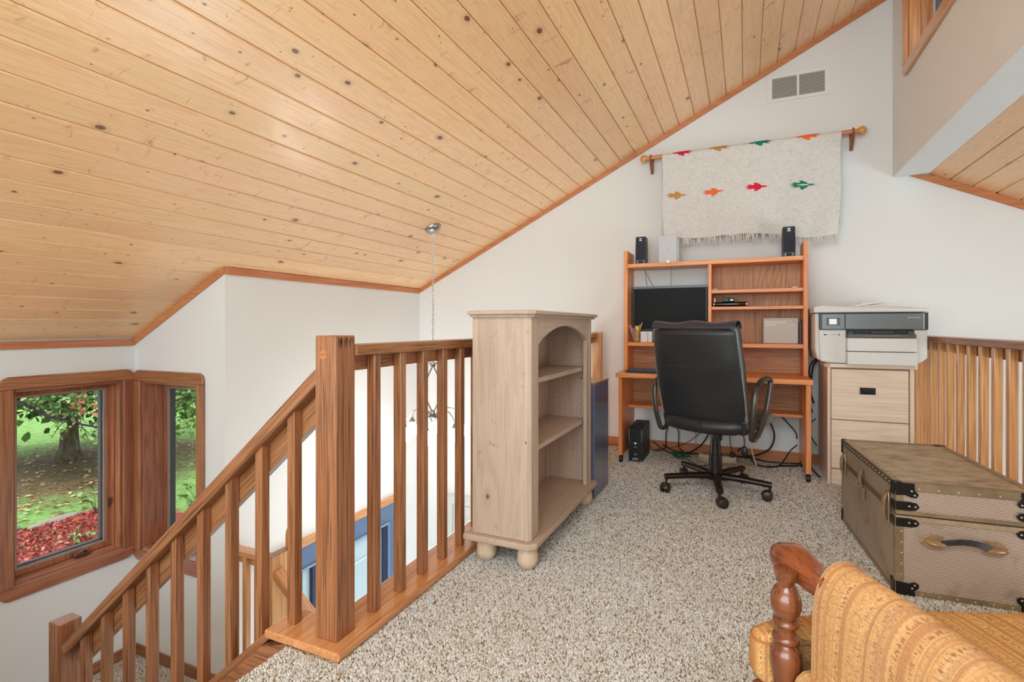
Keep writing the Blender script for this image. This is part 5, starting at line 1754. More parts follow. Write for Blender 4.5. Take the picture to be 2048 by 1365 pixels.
for k_ in range(5):
    a = math.radians(-83 + 72 * k_) + RZ
    R = 0.322
    T = Matrix.Rotation(a, 4, 'Z')
    leg = MB().tube([(0.03, 0, 0.104), (0.15, 0, 0.106), (R, 0, 0.098)], [0.0265, 0.0235, 0.0205], 12, T, flat=0.85)
    obj('base_leg', leg, M_DARKMETAL, oc, smooth=40)
    T2_ = Matrix.Translation((R * math.cos(a) * 0.97, R * math.sin(a) * 0.97, 0)) @ Matrix.Rotation(a + 1.9 + k_ * 1.3, 4, 'Z')
    cst = obj('caster', MB().lathe([(0.007, 0.05), (0.007, 0.09)], 8, T2_), M_DARKMETAL, oc)
    mbc = MB()
    for q in (-1, 1):
        mbc.lathe([(0.02, -0.011), (0.028, -0.008), (0.0295, 0.0), (0.028, 0.008), (0.02, 0.012)], 18, T2_ @ Matrix.Translation((0.014, q * 0.016, 0.0298)) @ Matrix.Rotation(PI / 2, 4, 'X'))
    obj('wheel', mbc, plain('caster_bronze', srgb(60, 50, 44), 0.35, 0.3), cst, smooth=40)
    obj('hood', MB().tube([(0.014 + 0.031 * math.cos(t), 0, 0.0298 + 0.031 * math.sin(t)) for t in [0.1 + i * 0.24 for i in range(12)]], 0.022, 8, T2_, flat=0.2), plain('caster_bronze', srgb(60, 50, 44), 0.35, 0.3), cst, smooth=40)

# ------------------------------------------------------------------ old metal trunk
tk = thing('steamer_trunk', 'old embossed tin steamer trunk with black corners near the right railing', 'trunk', (0.537, 2.466, 0), math.radians(4.2))
TW, TLn, THt, SPL = 0.445, 0.815, 0.437, 0.315


def m_emboss(name, plane, pitch, c1, c2, rust=0.35):
    k = NT(name)
    tc = k.t.nodes.new('ShaderNodeTexCoord')
    sp = k.t.nodes.new('ShaderNodeSeparateXYZ')
    k.l(tc.outputs['Object'], sp.inputs[0])
    a, b = [sp.outputs['XYZ'.index(c)] for c in plane]
    s1 = k.math('SINE', k.math('MULTIPLY', k.math('ADD', a, k.math('MULTIPLY', b, 0.6)), 2 * PI / pitch))
    s2 = k.math('SINE', k.math('MULTIPLY', k.math('SUBTRACT', b, k.math('MULTIPLY', a, 0.35)), 2 * PI / pitch))
    h = k.math('MULTIPLY', k.math('ADD', s1, 1.0), k.math('ADD', s2, 1.0))
    dots = k.ramp(k.math('MULTIPLY', h, 0.25), [(0.30, 0.0), (0.62, 1.0)])
    n1 = k.noise(tc.outputs['Object'], 9, 5, 0.65)
    n2 = k.noise(tc.outputs['Object'], 3.2, 3, 0.6)
    c = k.mix(dots, c2, c1)
    c = k.mix(k.ramp(n1, [(0.56, 0.0), (0.72, rust)]), c, srgb(74, 54, 40))
    c = k.mix(k.ramp(n2, [(0.5, 0.0), (0.7, rust * 0.8)]), c, srgb(140, 112, 84))
    k.l(c, k.b.inputs['Base Color'])
    k.b.inputs['Metallic'].default_value = 0.3
    k.b.inputs['Roughness'].default_value = 0.42
    k.bump(dots, 0.7, 0.0012)
    return k.m


m_front = m_emboss('embossed_tin_end', 'XZ', 0.0078, srgb(252, 240, 226), srgb(176, 150, 134), 0.3)
m_side = m_emboss('embossed_tin_side', 'YZ', 0.0078, srgb(226, 214, 194), srgb(164, 146, 124), 0.5)
kk_ = NT('trunk_top_tin')
v_ = kk_.coords(rnd=False)
f1 = kk_.noise(v_, 5, 5, 0.65)
f2 = kk_.noise(kk_.coords((1, 2.0, 1), False), 11, 4, 0.7)
c_ = kk_.ramp(f2, [(0.32, srgb(140, 126, 104)), (0.5, srgb(182, 168, 142)), (0.72, srgb(206, 194, 168))])
c_ = kk_.mix(kk_.ramp(f1, [(0.52, 0.0), (0.7, 0.6)]), c_, srgb(96, 84, 64))
kk_.l(c_, kk_.b.inputs['Base Color'])
kk_.b.inputs['Roughness'].default_value = 0.5
kk_.b.inputs['Metallic'].default_value = 0.25
kk_.bump(f2, 0.3, 0.001)
m_top = kk_.m
m_band = plain('tarnished_band', srgb(158, 138, 108), 0.42, 0.5, 0.22, 14)
m_bandd = plain('dark_band', srgb(112, 100, 84), 0.45, 0.4, 0.2, 14)
m_cap = plain('black_corner_metal', srgb(34, 32, 34), 0.35, 0.4)
m_riv = plain('rivet_metal', srgb(208, 190, 160), 0.3, 0.7)
m_brass = plain('worn_brass', srgb(190, 160, 128), 0.35, 0.6, 0.15, 30)


def trunk_shell(name, z0, z1, top):
    mb = MB().box(0, TW, 0, TLn, z0, z1)
    o = obj(name, mb, m_front, tk)
    o.data.materials.append(m_side)
    o.data.materials.append(m_top)
    for p in o.data.polygons:
        nrm = p.normal
        p.material_index = 2 if abs(nrm.z) > 0.5 else (1 if abs(nrm.x) > 0.5 else 0)
    return o


body = trunk_shell('lower_case', 0.0, SPL - 0.006, False)
lid = trunk_shell('lid', SPL, THt, True)
e = 0.003


def band(mb, x0, x1, y0, y1, z0, z1):
    return mb.box(x0, x1, y0, y1, z0, z1)


bw = 0.026
m1 = MB()
# end face (y=0) edging
m1.box(0, TW, -e, 0, 0, bw * 0.9).box(0, bw, -e, 0, bw * 0.9, SPL - 0.006).box(TW - bw, TW, -e, 0, bw * 0.9, SPL - 0.006)
m1.box(-e, 0, 0, TLn, 0, bw * 0.7).box(-e, 0, -e, bw * 0.6, 0, SPL - 0.006).box(-e, 0, TLn - bw * 0.6, TLn, 0, SPL - 0.006)
obj('edge_band', m1, m_band, body, bev=0.001)
m1 = MB()
m1.box(0, TW, -e - 0.001, 0, SPL - 0.024, SPL - 0.007)
obj('edge_band', m1, plain('bright_band', srgb(206, 186, 156), 0.35, 0.6, 0.15, 20), body, bev=0.001)
m1 = MB()
m1.box(0, TW, -e, 0, THt - 0.03, THt).box(0, bw, -e, 0, SPL + 0.014, THt - 0.03).box(TW - bw, TW, -e, 0, SPL + 0.014, THt - 0.03)
m1.box(0, TW, -e - 0.002, 0, SPL, SPL + 0.014)
m1.box(0.0, TW, 0.0, bw, THt, THt + e).box(0, TW, TLn - bw, TLn, THt, THt + e).box(0, bw, bw, TLn - bw, THt, THt + e).box(TW - bw, TW, bw, TLn - bw, THt, THt + e)
obj('edge_band', m1, m_band, lid, bev=0.001)
m1 = MB()
m1.box(-e, 0, 0, TLn, THt - 0.026, THt).box(-e - 0.002, 0, 0, TLn, SPL - 0.004, SPL + 0.016)
obj('edge_band', m1, m_bandd, lid, bev=0.001)
rv = mesh_of('rivet', MB().lathe([(0.004, 0), (0.0036, 0.0014), (0.002, 0.0024), (0.0, 0.0026)], 10), 60)
rv.materials.append(m_riv)


def rivet(par, p, axis):
    rot = {'-y': (PI / 2, 0, 0), '-x': (0, -PI / 2, 0), 'z': (0, 0, 0)}[axis]
    obj('rivet', rv, None, par, loc=p, rot=rot)


for i in range(7):
    rivet(lid, (0.075 + 0.062 * i if i < 6 else TW - 0.02, -e, THt - 0.019), '-y')
for i in range(6):
    rivet(body, (0.018, -e, 0.08 + i * 0.042), '-y')
    rivet(body, (0.085 + 0.055 * i, -e, 0.012), '-y')
for i in range(17):
    rivet(lid, (-e, 0.06 + i * 0.043, THt - 0.013), '-x')
    rivet(lid, (0.016, 0.05 + i * 0.044, THt + e), 'z')


def cap_end(par, z, kind, x0=0.0, flip=1):
    """black corner plates on the end face; tongue shapes wrap the edge"""
    mb = MB()
    if kind == 'tongue':
        hgt = 0.017
        pts = [(0, -hgt), (0.045, -hgt), (0.066, -hgt * 0.8), (0.076, 0.0), (0.066, hgt * 0.8), (0.045, hgt), (0, hgt)]
    elif kind == 'top':
        pts = [(0, 0.022), (0, -0.028), (0.028, -0.025), (0.05, -0.034), (0.066, -0.034), (0.074, -0.02), (0.062, -0.006), (0.06, 0.022)]
    else:
        pts = [(0, -0.026), (0.062, -0.026), (0.060, -0.004), (0.073, 0.008), (0.074, 0.022), (0.06, 0.030), (0.042, 0.022), (0, 0.026)]
    P_ = [(x0 + flip * p[0], z + p[1]) for p in pts]
    mb.prism(P_, -e - 0.004, -e + 0.001, 'Y')
    obj('corner_plate', mb, m_cap, par, bev=0.001)
    tips = {'tongue': [(0.042, 0.0), (0.062, 0.0)], 'top': [(0.05, -0.008), (0.06, -0.024)], 'bot': [(0.052, 0.005), (0.06, 0.018)]}[kind]
    for tx, tz in tips:
        rivet(par, (x0 + flip * tx, -e - 0.004, z + tz), '-y')
    if flip == 1:
        mb = MB()
        q = 0.6
        P2 = [(p[0] * q, z + p[1]) for p in pts]
        mb.prism(P2, -e - 0.004, -e + 0.001, 'X')
        obj('corner_plate', mb, m_cap, par, bev=0.001)


for fx, fl_ in ((0.0, 1), (TW, -1)):
    cap_end(lid, THt - 0.022 + 0.002, 'top', fx, fl_)
    cap_end(lid, SPL + 0.034, 'tongue', fx, fl_)
    cap_end(body, SPL - 0.030, 'tongue', fx, fl_)
    cap_end(body, 0.027, 'bot', fx, fl_)
obj('corner_cap', MB().box(-e - 0.003, 0.022, -e - 0.003, 0.024, THt - 0.03, THt + e + 0.002), m_cap, lid, bev=0.006, seg=3)
obj('corner_cap', MB().box(-e - 0.003, 0.02, TLn - 0.02, TLn + 0.003, THt - 0.07, THt + e + 0.002), m_cap, lid, bev=0.006, seg=3)
obj('corner_cap', MB().box(-e - 0.003, 0.014, TLn - 0.02, TLn + 0.003, 0.0, 0.07), m_cap, body, bev=0.005, seg=3)
obj('corner_cap', MB().box(TW - 0.05, TW + 0.003, TLn - 0.03, TLn + 0.003, THt - 0.02, THt + e + 0.002), m_cap, lid, bev=0.004, seg=3)
# latches on the long side (x = 0)
for yy, kind in ((0.075, 'l'), (0.42, 'c'), (0.745, 'l')):
    if kind == 'l':
        lt = obj('latch', MB().tube([(-0.010, yy, SPL + 0.058), (-0.019, yy, SPL + 0.03), (-0.021, yy, SPL), (-0.018, yy, SPL - 0.03), (-0.009, yy, SPL - 0.055)], [0.013, 0.018, 0.017, 0.014, 0.009], 12, flat=0.35), m_brass, tk, smooth=True)
        obj('latch_plate', MB().prism([(yy - 0.02, SPL - 0.06), (yy + 0.02, SPL - 0.06), (yy + 0.022, SPL + 0.03), (yy + 0.012, SPL + 0.065), (yy - 0.012, SPL + 0.065), (yy - 0.022, SPL + 0.03)], -0.008, -e, 'X'), m_brass, lt, bev=0.002)
    else:
        lt = obj('hasp', MB().tube([(-0.009, yy, SPL + 0.062), (-0.018, yy, SPL + 0.035), (-0.016, yy, SPL + 0.005), (-0.01, yy, SPL - 0.012)], [0.014, 0.02, 0.017, 0.008], 12, flat=0.35), m_brass, tk, smooth=True)
        obj('lock_plate', MB().prism([(yy - 0.026, SPL - 0.075), (yy + 0.026, SPL - 0.075), (yy + 0.03, SPL - 0.02), (yy - 0.03, SPL - 0.02)], -0.008, -e, 'X'), m_brass, lt, bev=0.003)
        obj('padlock_loop', MB().tube([(-0.02 - 0.012 * math.cos(2 * PI * i / 14), yy + 0.004, SPL - 0.008 + 0.014 * math.sin(2 * PI * i / 14)) for i in range(14)], 0.0016, 6, closed=True), m_riv, lt)
# leather handle on the end
hd = MB()
hx, hz = 0.215, 0.232
for s_ in (-1, 1):
    pts = [(hx + s_ * (0.075 + p[0]), hz - 0.012 + p[1]) for p in ((-0.012, -0.028), (0.03, -0.028), (0.05, -0.016), (0.066, 0.0), (0.05, 0.016), (0.03, 0.028), (-0.012, 0.028))]
    lp = obj('handle_mount', MB().prism(pts, -e - 0.003, -e, 'Y'), m_brass, tk, bev=0.001)
    lp2 = MB().tube([(hx + s_ * 0.065, -0.012, hz - 0.012), (hx + s_ * 0.085, -0.016, hz - 0.012), (hx + s_ * 0.105, -0.012, hz - 0.012), (hx + s_ * 0.115, -0.005, hz - 0.012)], [0.021, 0.022, 0.018, 0.01], 14, flat=0.5)
    obj('handle_loop', lp2, m_brass, lp, smooth=True)
    rivet(tk, (hx + s_ * 0.132, -e - 0.003, hz - 0.012), '-y')
hp = []
for i in range(15):
    t = -1 + 2 * i / 14
    hp.append((hx + 0.078 * t, -0.022 - 0.02 * (1 - t * t), hz - 0.010 + 0.024 * (1 - t * t)))
ls = MB()
vv, fc_ = [], []
for p in hp:
    for (dy, dz) in ((-0.003, -0.011), (0.003, -0.011), (0.003, 0.011), (-0.003, 0.011)):
        vv.append((p[0], p[1] + dy, p[2] + dz))
for i in range(14):
    for q in range(4):
        q2 = (q + 1) % 4
        fc_.append((i * 4 + q, i * 4 + q2, (i + 1) * 4 + q2, (i + 1) * 4 + q))
fc_ += [(0, 1, 2, 3), (59, 58, 57, 56)]
ls.add(vv, fc_)
obj('leather_handle', ls, plain('worn_black_leather', srgb(48, 42, 40), 0.5, 0, 0.25, 60), tk, smooth=40, bev=0.002)
# ------------------------------------------------------------------ striped armchair close to the viewer
ac = thing('armchair', 'gold striped upholstered armchair with a turned wooden arm post at the near right', 'armchair', (0, 0, 0), YAW)
# local axes: x to the viewer's right, y away from the viewer; the chair faces away


def m_stripes(name, axis, rose=0.0):
    k = NT(name)
    v = k.coords(rnd=False)
    sp = k.t.nodes.new('ShaderNodeSeparateXYZ')
    k.l(v, sp.inputs[0])
    a = sp.outputs['XYZ'.index(axis)]
    sc3 = [6.0, 6.0, 6.0]
    sc3['XYZ'.index(axis)] = 70.0
    vs = k.coords(tuple(sc3), rnd=False)
    sc4 = [0.0, 0.0, 0.0]
    sc4['XYZ'.index(axis)] = 1.0
    v1 = k.coords(tuple(sc4), rnd=False)
    s1 = k.noise(v1, 62, 3, 0.6)
    s2 = k.noise(v1, 17, 2, 0.5)
    s3 = k.noise(v1, 160, 1, 0.5)
    base = k.ramp(s2, [(0.36, srgb(200, 148, 88)), (0.5, srgb(212, 164, 102)), (0.62, srgb(192, 148, 100))])
    base = k.mix(k.ramp(s1, [(0.49, 0.0), (0.57, 0.7)]), base, srgb(162, 98, 56))
    base = k.mix(k.ramp(s3, [(0.58, 0.0), (0.66, 0.5)]), base, srgb(226, 190, 130))
    # dashed thread pattern
    other = [c for c in 'XYZ' if c != axis]
    dsc = [420.0, 420.0, 420.0]
    dsc['XYZ'.index(axis)] = 120.0
    dash = k.noise(k.coords(tuple(dsc), rnd=False), 1.0, 1, 0.5)
    dm = k.math('MULTIPLY', k.ramp(dash, [(0.50, 0.0), (0.58, 1.0)]), k.ramp(s1, [(0.40, 1.0), (0.52, 0.25)]))
    base = k.mix(k.math('MULTIPLY', dm, 0.85), base, srgb(122, 68, 44))
    weave = k.noise(k.coords((900, 900, 900), rnd=False), 1.0, 1, 0.5)
    base = k.mix(k.ramp(weave, [(0.45, 0.0), (0.7, 0.3)]), base, srgb(232, 196, 134))
    if rose:
        base = k.mix(rose, base, srgb(196, 156, 138))
    k.l(base, k.b.inputs['Base Color'])
    k.b.inputs['Roughness'].default_value = 0.9
    k.b.inputs['Specular IOR Level'].default_value = 0.2
    k.bump(k.math('ADD', s3, k.math('MULTIPLY', weave, 0.6)), 0.4, 0.0018)
    return k.m


FY = m_stripes('striped_fabric_across', 'Y', 0.16)  # rose share puts the arm's pinkish light into the cloth colour
FX = m_stripes('striped_fabric_along', 'X')
walnut = wood('turned_walnut', srgb(132, 72, 42), srgb(92, 46, 28), srgb(52, 28, 20), 'Z', rings=14, pores=0.5, coat=0.6, rough=0.25)
walnutY = wood('arm_walnut', srgb(150, 76, 40), srgb(104, 48, 28), srgb(58, 30, 20), 'Y', rings=14, pores=0.45, coat=0.6, rough=0.22)

# outer side + roll of the left arm: cross-section in x,z swept along y
YA0, YA1 = 0.870, 0.16


def arm_sec(t):
    """t 0..1 around the section from outer bottom, over the roll, to the inner bottom"""
    pts = [(0.508, 0.08), (0.506, 0.34), (0.506, 0.49), (0.508, 0.56), (0.513, 0.602), (0.527, 0.634), (0.546, 0.649), (0.568, 0.649), (0.588, 0.634), (0.599, 0.606), (0.603, 0.57), (0.603, 0.51), (0.603, 0.40)]
    n = len(pts) - 1
    f = t * n
    i = min(int(f), n - 1)
    fr_ = f - i
    p0, p1, p2, p3 = [Vector(pts[min(max(i + q, 0), n)]) for q in (-1, 0, 1, 2)]
    return 0.5 * ((2 * p1) + (-p0 + p2) * fr_ + (2 * p0 - 5 * p1 + 4 * p2 - p3) * fr_ ** 2 + (-p0 + 3 * p1 - 3 * p2 + p3) * fr_ ** 3)


def arm_pt(u, v):
    y = YA0 + (YA1 - YA0) * u
    p = arm_sec(v)
    x, z = p.x, p.y
    if z > 0.5:       # crown of the roll swells a little towards the back
        z = 0.5 + (z - 0.5) * (1.0 - 0.03 * u + 0.02 * math.sin(u * 6))
        x = x + (0.008 * math.sin(u * 5)) * (z - 0.5) / 0.15
    return (x, y, z)


am = obj('arm_upholstery', MB().grid(arm_pt, 40, 60), FY, ac, smooth=80)
frp = [tuple(arm_sec(i / 40)) for i in range(41)]
obj('arm_front', MB().prism([(p[0], p[1]) for p in frp], YA0 - 0.012, YA0 - 0.001, 'Y'), FY, ac)
obj('welt', MB().tube([(p[0] + (-0.001 if p[0] < 0.555 else 0.001), YA0, p[1] + 0.001) for p in frp[:30]], 0.0022, 6), plain('welt_brown', srgb(168, 124, 88), 0.8), ac, smooth=True)

# wooden hand rest sweeping from the upholstery to the post
hr = [(0.546, 0.855, 0.612), (0.540, 0.880, 0.606), (0.532, 0.900, 0.606), (0.526, 0.922, 0.611), (0.521, 0.948, 0.617), (0.519, 0.970, 0.618), (0.519, 0.990, 0.613), (0.519, 1.001, 0.607)]
sec_w = [0.030, 0.029, 0.027, 0.027, 0.031, 0.033, 0.029, 0.018]
sec_h = [0.024, 0.022, 0.021, 0.022, 0.025, 0.027, 0.024, 0.014]
mb = MB()
n = 16
for p, w_, h_ in zip(hr, sec_w, sec_h):
    for k_ in range(n):
        a = 2 * PI * k_ / n
        ca, sa = math.cos(a), math.sin(a)
        mb.v.append((p[0] + w_ * math.copysign(abs(ca) ** 0.6, ca), p[1], p[2] + h_ * math.copysign(abs(sa) ** 0.6, sa)))
for i in range(len(hr) - 1):
    for k_ in range(n):
        k2 = (k_ + 1) % n
        mb.f.append((i * n + k_, i * n + k2, (i + 1) * n + k2, (i + 1) * n + k_))
mb.f.append(tuple(range(n - 1, -1, -1)))
mb.f.append(tuple((len(hr) - 1) * n + k_ for k_ in range(n)))
o = obj('hand_rest', mb, walnutY, ac, smooth=60)
ss = o.modifiers.new('s', 'SUBSURF')
ss.levels = ss.render_levels = 1
# turned post standing outside the cushion's ear
T = Matrix.Translation((0.488, 0.922, 0))
prof = [(0.018, 0.0), (0.020, 0.20), (0.0205, 0.415), (0.0235, 0.432), (0.026, 0.447), (0.0258, 0.4705), (0.021, 0.480), (0.0165, 0.486), (0.0175, 0.4875), (0.0215, 0.490), (0.0228, 0.4945), (0.0215, 0.499), (0.0160, 0.502), (0.0153, 0.509), (0.0160, 0.516), (0.0205, 0.518), (0.0218, 0.522), (0.0205, 0.5265), (0.0162, 0.529), (0.0190, 0.534), (0.0228, 0.542), (0.0252, 0.5508), (0.0242, 0.5515), (0.0254, 0.5522), (0.0256, 0.560), (0.0243, 0.570), (0.0195, 0.582), (0.0138, 0.5885), (0.0145, 0.592), (0.0175, 0.600), (0.0205, 0.616)]
obj('turned_post', MB().lathe(prof, 28, T), walnut, ac, smooth=50)
obj('seat_rail', MB().box(0.442, 1.17, 0.925, 0.965, 0.30, 0.398), walnutY, ac, bev=0.012, seg=3)
LP = [(0.014, 0.0), (0.02, 0.02), (0.026, 0.10), (0.02, 0.13), (0.03, 0.17), (0.03, 0.31)]
obj('front_leg', MB().lathe(LP, 18, Matrix.Translation((0.53, 0.945, 0))), walnut, ac, smooth=50)
obj('front_leg', MB().lathe(LP, 18, Matrix.Translation((1.13, 0.945, 0))), walnut, ac, smooth=50)
obj('side_apron', MB().tube([(0.512, 0.898, 0.425), (0.512, 0.885, 0.428), (0.515, 0.85, 0.43), (0.52, 0.75, 0.43)], [0.016, 0.032, 0.036, 0.036], 14), FY, ac, smooth=True)

# T-shaped seat cushion
co = [(0.606, 0.22), (0.606, 0.905), (0.575, 0.935), (0.49, 0.942), (0.455, 0.948), (0.447, 0.965), (0.452, 0.985), (0.480, 1.002), (0.54, 1.018), (0.64, 1.034), (0.76, 1.042), (0.90, 1.040), (1.04, 1.030), (1.12, 1.01), (1.15, 0.98), (1.15, 0.94), (1.10, 0.93), (1.015, 0.91), (1.015, 0.22)]
cxm, cym = 0.81, 0.72
mb = MB()
layers = [(0.0, 0.392), (0.75, 0.393), (0.93, 0.399), (0.99, 0.412), (1.0, 0.434), (0.99, 0.455), (0.96, 0.471), (0.90, 0.480), (0.75, 0.487), (0.4, 0.492), (0.0, 0.493)]
out = []
m_ = len(co)
for i in range(m_):
    p0, p1, p2, p3 = [Vector(co[(i + q) % m_]) for q in (-1, 0, 1, 2)]
    st_n = 4 if 1 <= i < m_ - 2 else 1
    for q in range(st_n):
        t = q / st_n
        pt = p1.lerp(p2, t) if (p2 - p1).length > 0.4 else 0.5 * ((2 * p1) + (-p0 + p2) * t + (2 * p0 - 5 * p1 + 4 * p2 - p3) * t * t + (-p0 + 3 * p1 - 3 * p2 + p3) * t ** 3)
        out.append((pt.x, pt.y))
no = len(out)


def inset(p, s):
    d = (1 - s) * 0.10
    vx, vy = cxm - p[0], cym + 0.1 - p[1]
    L_ = math.hypot(vx, vy)
    return (p[0] + vx / L_ * d, p[1] + vy / L_ * d)


for s_, z_ in layers:
    for p in out:
        q = (cxm + (p[0] - cxm) * 0.35, cym + (p[1] - cym) * 0.35) if s_ == 0.0 else inset(p, s_)
        mb.v.append((q[0], q[1], z_))
for i in range(len(layers) - 1):
    for k_ in range(no):
        k2 = (k_ + 1) % no
        mb.f.append((i * no + k_, i * no + k2, (i + 1) * no + k2, (i + 1) * no + k_))
mb.f.append(tuple(range(no - 1, -1, -1)))
mb.f.append(tuple((len(layers) - 1) * no + k_ for k_ in range(no)))
obj('seat_cushion', mb, FX, ac, smooth=80)
obj('cushion_piping', MB().tube([(inset(p, 0.965)[0], inset(p, 0.965)[1], 0.4705) for p in out], 0.0028, 6, closed=True), plain('piping_rust', srgb(170, 110, 60), 0.8), ac, smooth=True)
# far arm and low back, outside the picture but part of the chair
obj('arm_upholstery', MB().grid(lambda u, v: (1.621 - arm_pt(u, v)[0], arm_pt(u, v)[1], arm_pt(u, v)[2]), 16, 40), FY, ac, smooth=80)
obj('backrest', MB().box(0.52, 1.10, 0.10, 0.215, 0.25, 0.70), FX, ac, bev=0.04, seg=4)
# ------------------------------------------------------------------ outdoors beyond the bay windows
GZ = -2.75
k = NT('lawn_ground')
v_ = k.coords(rnd=False)
sp = k.t.nodes.new('ShaderNodeSeparateXYZ')
k.l(v_, sp.inputs[0])
n_edge = k.noise(v_, 0.9, 4, 0.65)
n_fine = k.noise(v_, 16, 4, 0.75)
n_mid = k.noise(v_, 3.2, 4, 0.7)
grass = k.ramp(k.math('ADD', k.math('MULTIPLY', n_fine, 0.6), k.math('MULTIPLY', n_mid, 0.4)), [(0.3, srgb(96, 138, 60)), (0.52, srgb(142, 190, 100)), (0.72, srgb(186, 218, 142))])
litter = k.ramp(n_fine, [(0.3, srgb(84, 64, 46)), (0.5, srgb(136, 108, 78)), (0.62, srgb(128, 142, 78)), (0.75, srgb(190, 164, 110))])
soil = k.ramp(n_fine, [(0.32, srgb(58, 40, 34)), (0.55, srgb(104, 78, 62)), (0.75, srgb(160, 130, 100))])
mulch = k.ramp(n_fine, [(0.3, srgb(84, 22, 20)), (0.48, srgb(170, 74, 64)), (0.66, srgb(206, 112, 96)), (0.8, srgb(222, 150, 128))])
# distance from the tree
vd = k.t.nodes.new('ShaderNodeVectorMath')
vd.operation = 'DISTANCE'
k.l(v_, vd.inputs[0])
vd.inputs[1].default_value = (-16.6, 7.9, 0)
dist = k.math('ADD', vd.outputs['Value'], k.math('MULTIPLY', k.math('SUBTRACT', n_edge, 0.5), 2.6))
c = k.mix(k.ramp(k.math('MULTIPLY', dist, 0.1), [(0.36, 1.0), (0.52, 0.0)]), grass, litter)
c = k.mix(k.ramp(k.math('MULTIPLY', dist, 0.1), [(0.16, 1.0), (0.24, 0.0)]), c, soil)
mx_ = k.math('ADD', sp.outputs[0], k.math('MULTIPLY', k.math('SUBTRACT', n_edge, 0.5), 1.2))
ysel = k.ramp(k.math('ADD', k.math('MULTIPLY', k.math('ADD', sp.outputs[1], k.math('MULTIPLY', n_edge, 1.2)), -0.1), 1.0), [(0.255, 0.0), (0.275, 1.0)])
c = k.mix(k.math('MULTIPLY', ysel, k.ramp(k.math('ADD', k.math('MULTIPLY', mx_, 0.1), 1.5), [(0.262, 0.0), (0.272, 1.0)])), c, k.mix(k.ramp(n_mid, [(0.6, 0.0), (0.66, 0.7)]), mulch, grass))
k.l(c, k.b.inputs['Base Color'])
k.b.inputs['Roughness'].default_value = 0.95
k.bump(n_fine, 0.6, 0.05)
M_GROUND = k.m
g = struct('lawn', MB().grid(lambda u, v: (-90 + 86 * u, -30 + 75 * v, GZ + 0.05 * math.sin(u * 40) * math.sin(v * 33) + 1.2 * max(0, (0.45 - u)) ** 2), 60, 60), M_GROUND, label='mown lawn with leaf litter and red mulch outside the bay windows')

rng = np.random.RandomState(3)


def scatter_leaves(name, P, size, mats, parent=None, flat=False, seed=1):
    """P: (n,3) centres. each leaf is a folded five-point blade"""
    r_ = np.random.RandomState(seed)
    n = len(P)
    shape = np.array([(0, -1, 0), (0.62, -0.35, 0.12), (0.45, 0.45, 0.10), (0, 1.0, 0), (-0.45, 0.45, 0.10), (-0.62, -0.35, 0.12)])
    s = size * (0.6 + 0.8 * r_.rand(n))
    a = r_.rand(n) * 2 * PI
    b = (r_.rand(n) - 0.5) * (0.5 if flat else 2.4)
    cth = (r_.rand(n) - 0.5) * (0.5 if flat else 2.4)
    ca, sa, cb_, sb_, cc_, sc_ = np.cos(a), np.sin(a), np.cos(b), np.sin(b), np.cos(cth), np.sin(cth)
    V = np.zeros((n, 6, 3))
    for i in range(6):
        x, y, z = shape[i]
        X, Y, Z = x * cc_ + z * sc_, y + 0 * cc_, -x * sc_ + z * cc_
        Y2, Z2 = Y * cb_ - Z * sb_, Y * sb_ + Z * cb_
        V[:, i, 0] = P[:, 0] + s * (X * ca - Y2 * sa)
        V[:, i, 1] = P[:, 1] + s * (X * sa + Y2 * ca)
        V[:, i, 2] = P[:, 2] + s * Z2
    base = (np.arange(n) * 6)[:, None]
    F = np.concatenate([base + np.array([0, 1, 2, 3]), base + np.array([0, 3, 4, 5])], 1).reshape(-1)
    me = bpy.data.meshes.new(name)
    me.vertices.add(n * 6)
    me.vertices.foreach_set('co', V.reshape(-1))
    nf = n * 2
    me.loops.add(nf * 4)
    me.loops.foreach_set('vertex_index', F.astype(np.int32))
    me.polygons.add(nf)
    me.polygons.foreach_set('loop_start', np.arange(nf, dtype=np.int32) * 4)
    mi = np.repeat(r_.choice(len(mats), n, p=[m_[1] for m_ in mats]), 2)
    me.polygons.foreach_set('material_index', mi.astype(np.int32))
    me.update(calc_edges=True)
    for m_ in mats:
        me.materials.append(m_[0])
    o = bpy.data.objects.new(name, me)
    COL.objects.link(o)
    if parent:
        o.parent = parent
    o['kind'] = 'stuff'
    return o


def leafmat(name, col):
    k = NT(name)
    g_ = k.t.nodes.new('ShaderNodeNewGeometry')
    k.l(k.ramp(g_.outputs['Random Per Island'], [(0, tuple(c * 0.65 for c in col[:3]) + (1,)), (1, tuple(min(1, c * 1.35) for c in col[:3]) + (1,))]), k.b.inputs['Base Color'])
    k.b.inputs['Roughness'].default_value = 0.6
    k.b.inputs['Transmission Weight'].default_value = 0.0
    k.b.inputs['Subsurface Weight'].default_value = 0.0
    return k.m


LG = leafmat('leaf_green', srgb(104, 152, 72))
LL = leafmat('leaf_light', srgb(160, 200, 120))
LD = leafmat('leaf_dark', srgb(56, 92, 48))
LR = leafmat('leaf_russet', srgb(206, 120, 92))
LY = leafmat('leaf_yellow', srgb(224, 212, 150))
LB = leafmat('leaf_brown', srgb(142, 92, 66))

bark = NT('tree_bark')
v_ = bark.coords((1, 1, 0.18), rnd=False)
f_ = bark.noise(v_, 14, 5, 0.7)
bark.l(bark.ramp(f_, [(0.3, srgb(66, 58, 44)), (0.5, srgb(112, 104, 84)), (0.7, srgb(150, 146, 120))]), bark.b.inputs['Base Color'])
bark.b.inputs['Roughness'].default_value = 0.95
bark.bump(f_, 0.8, 0.05)
M_BARK = bark.m

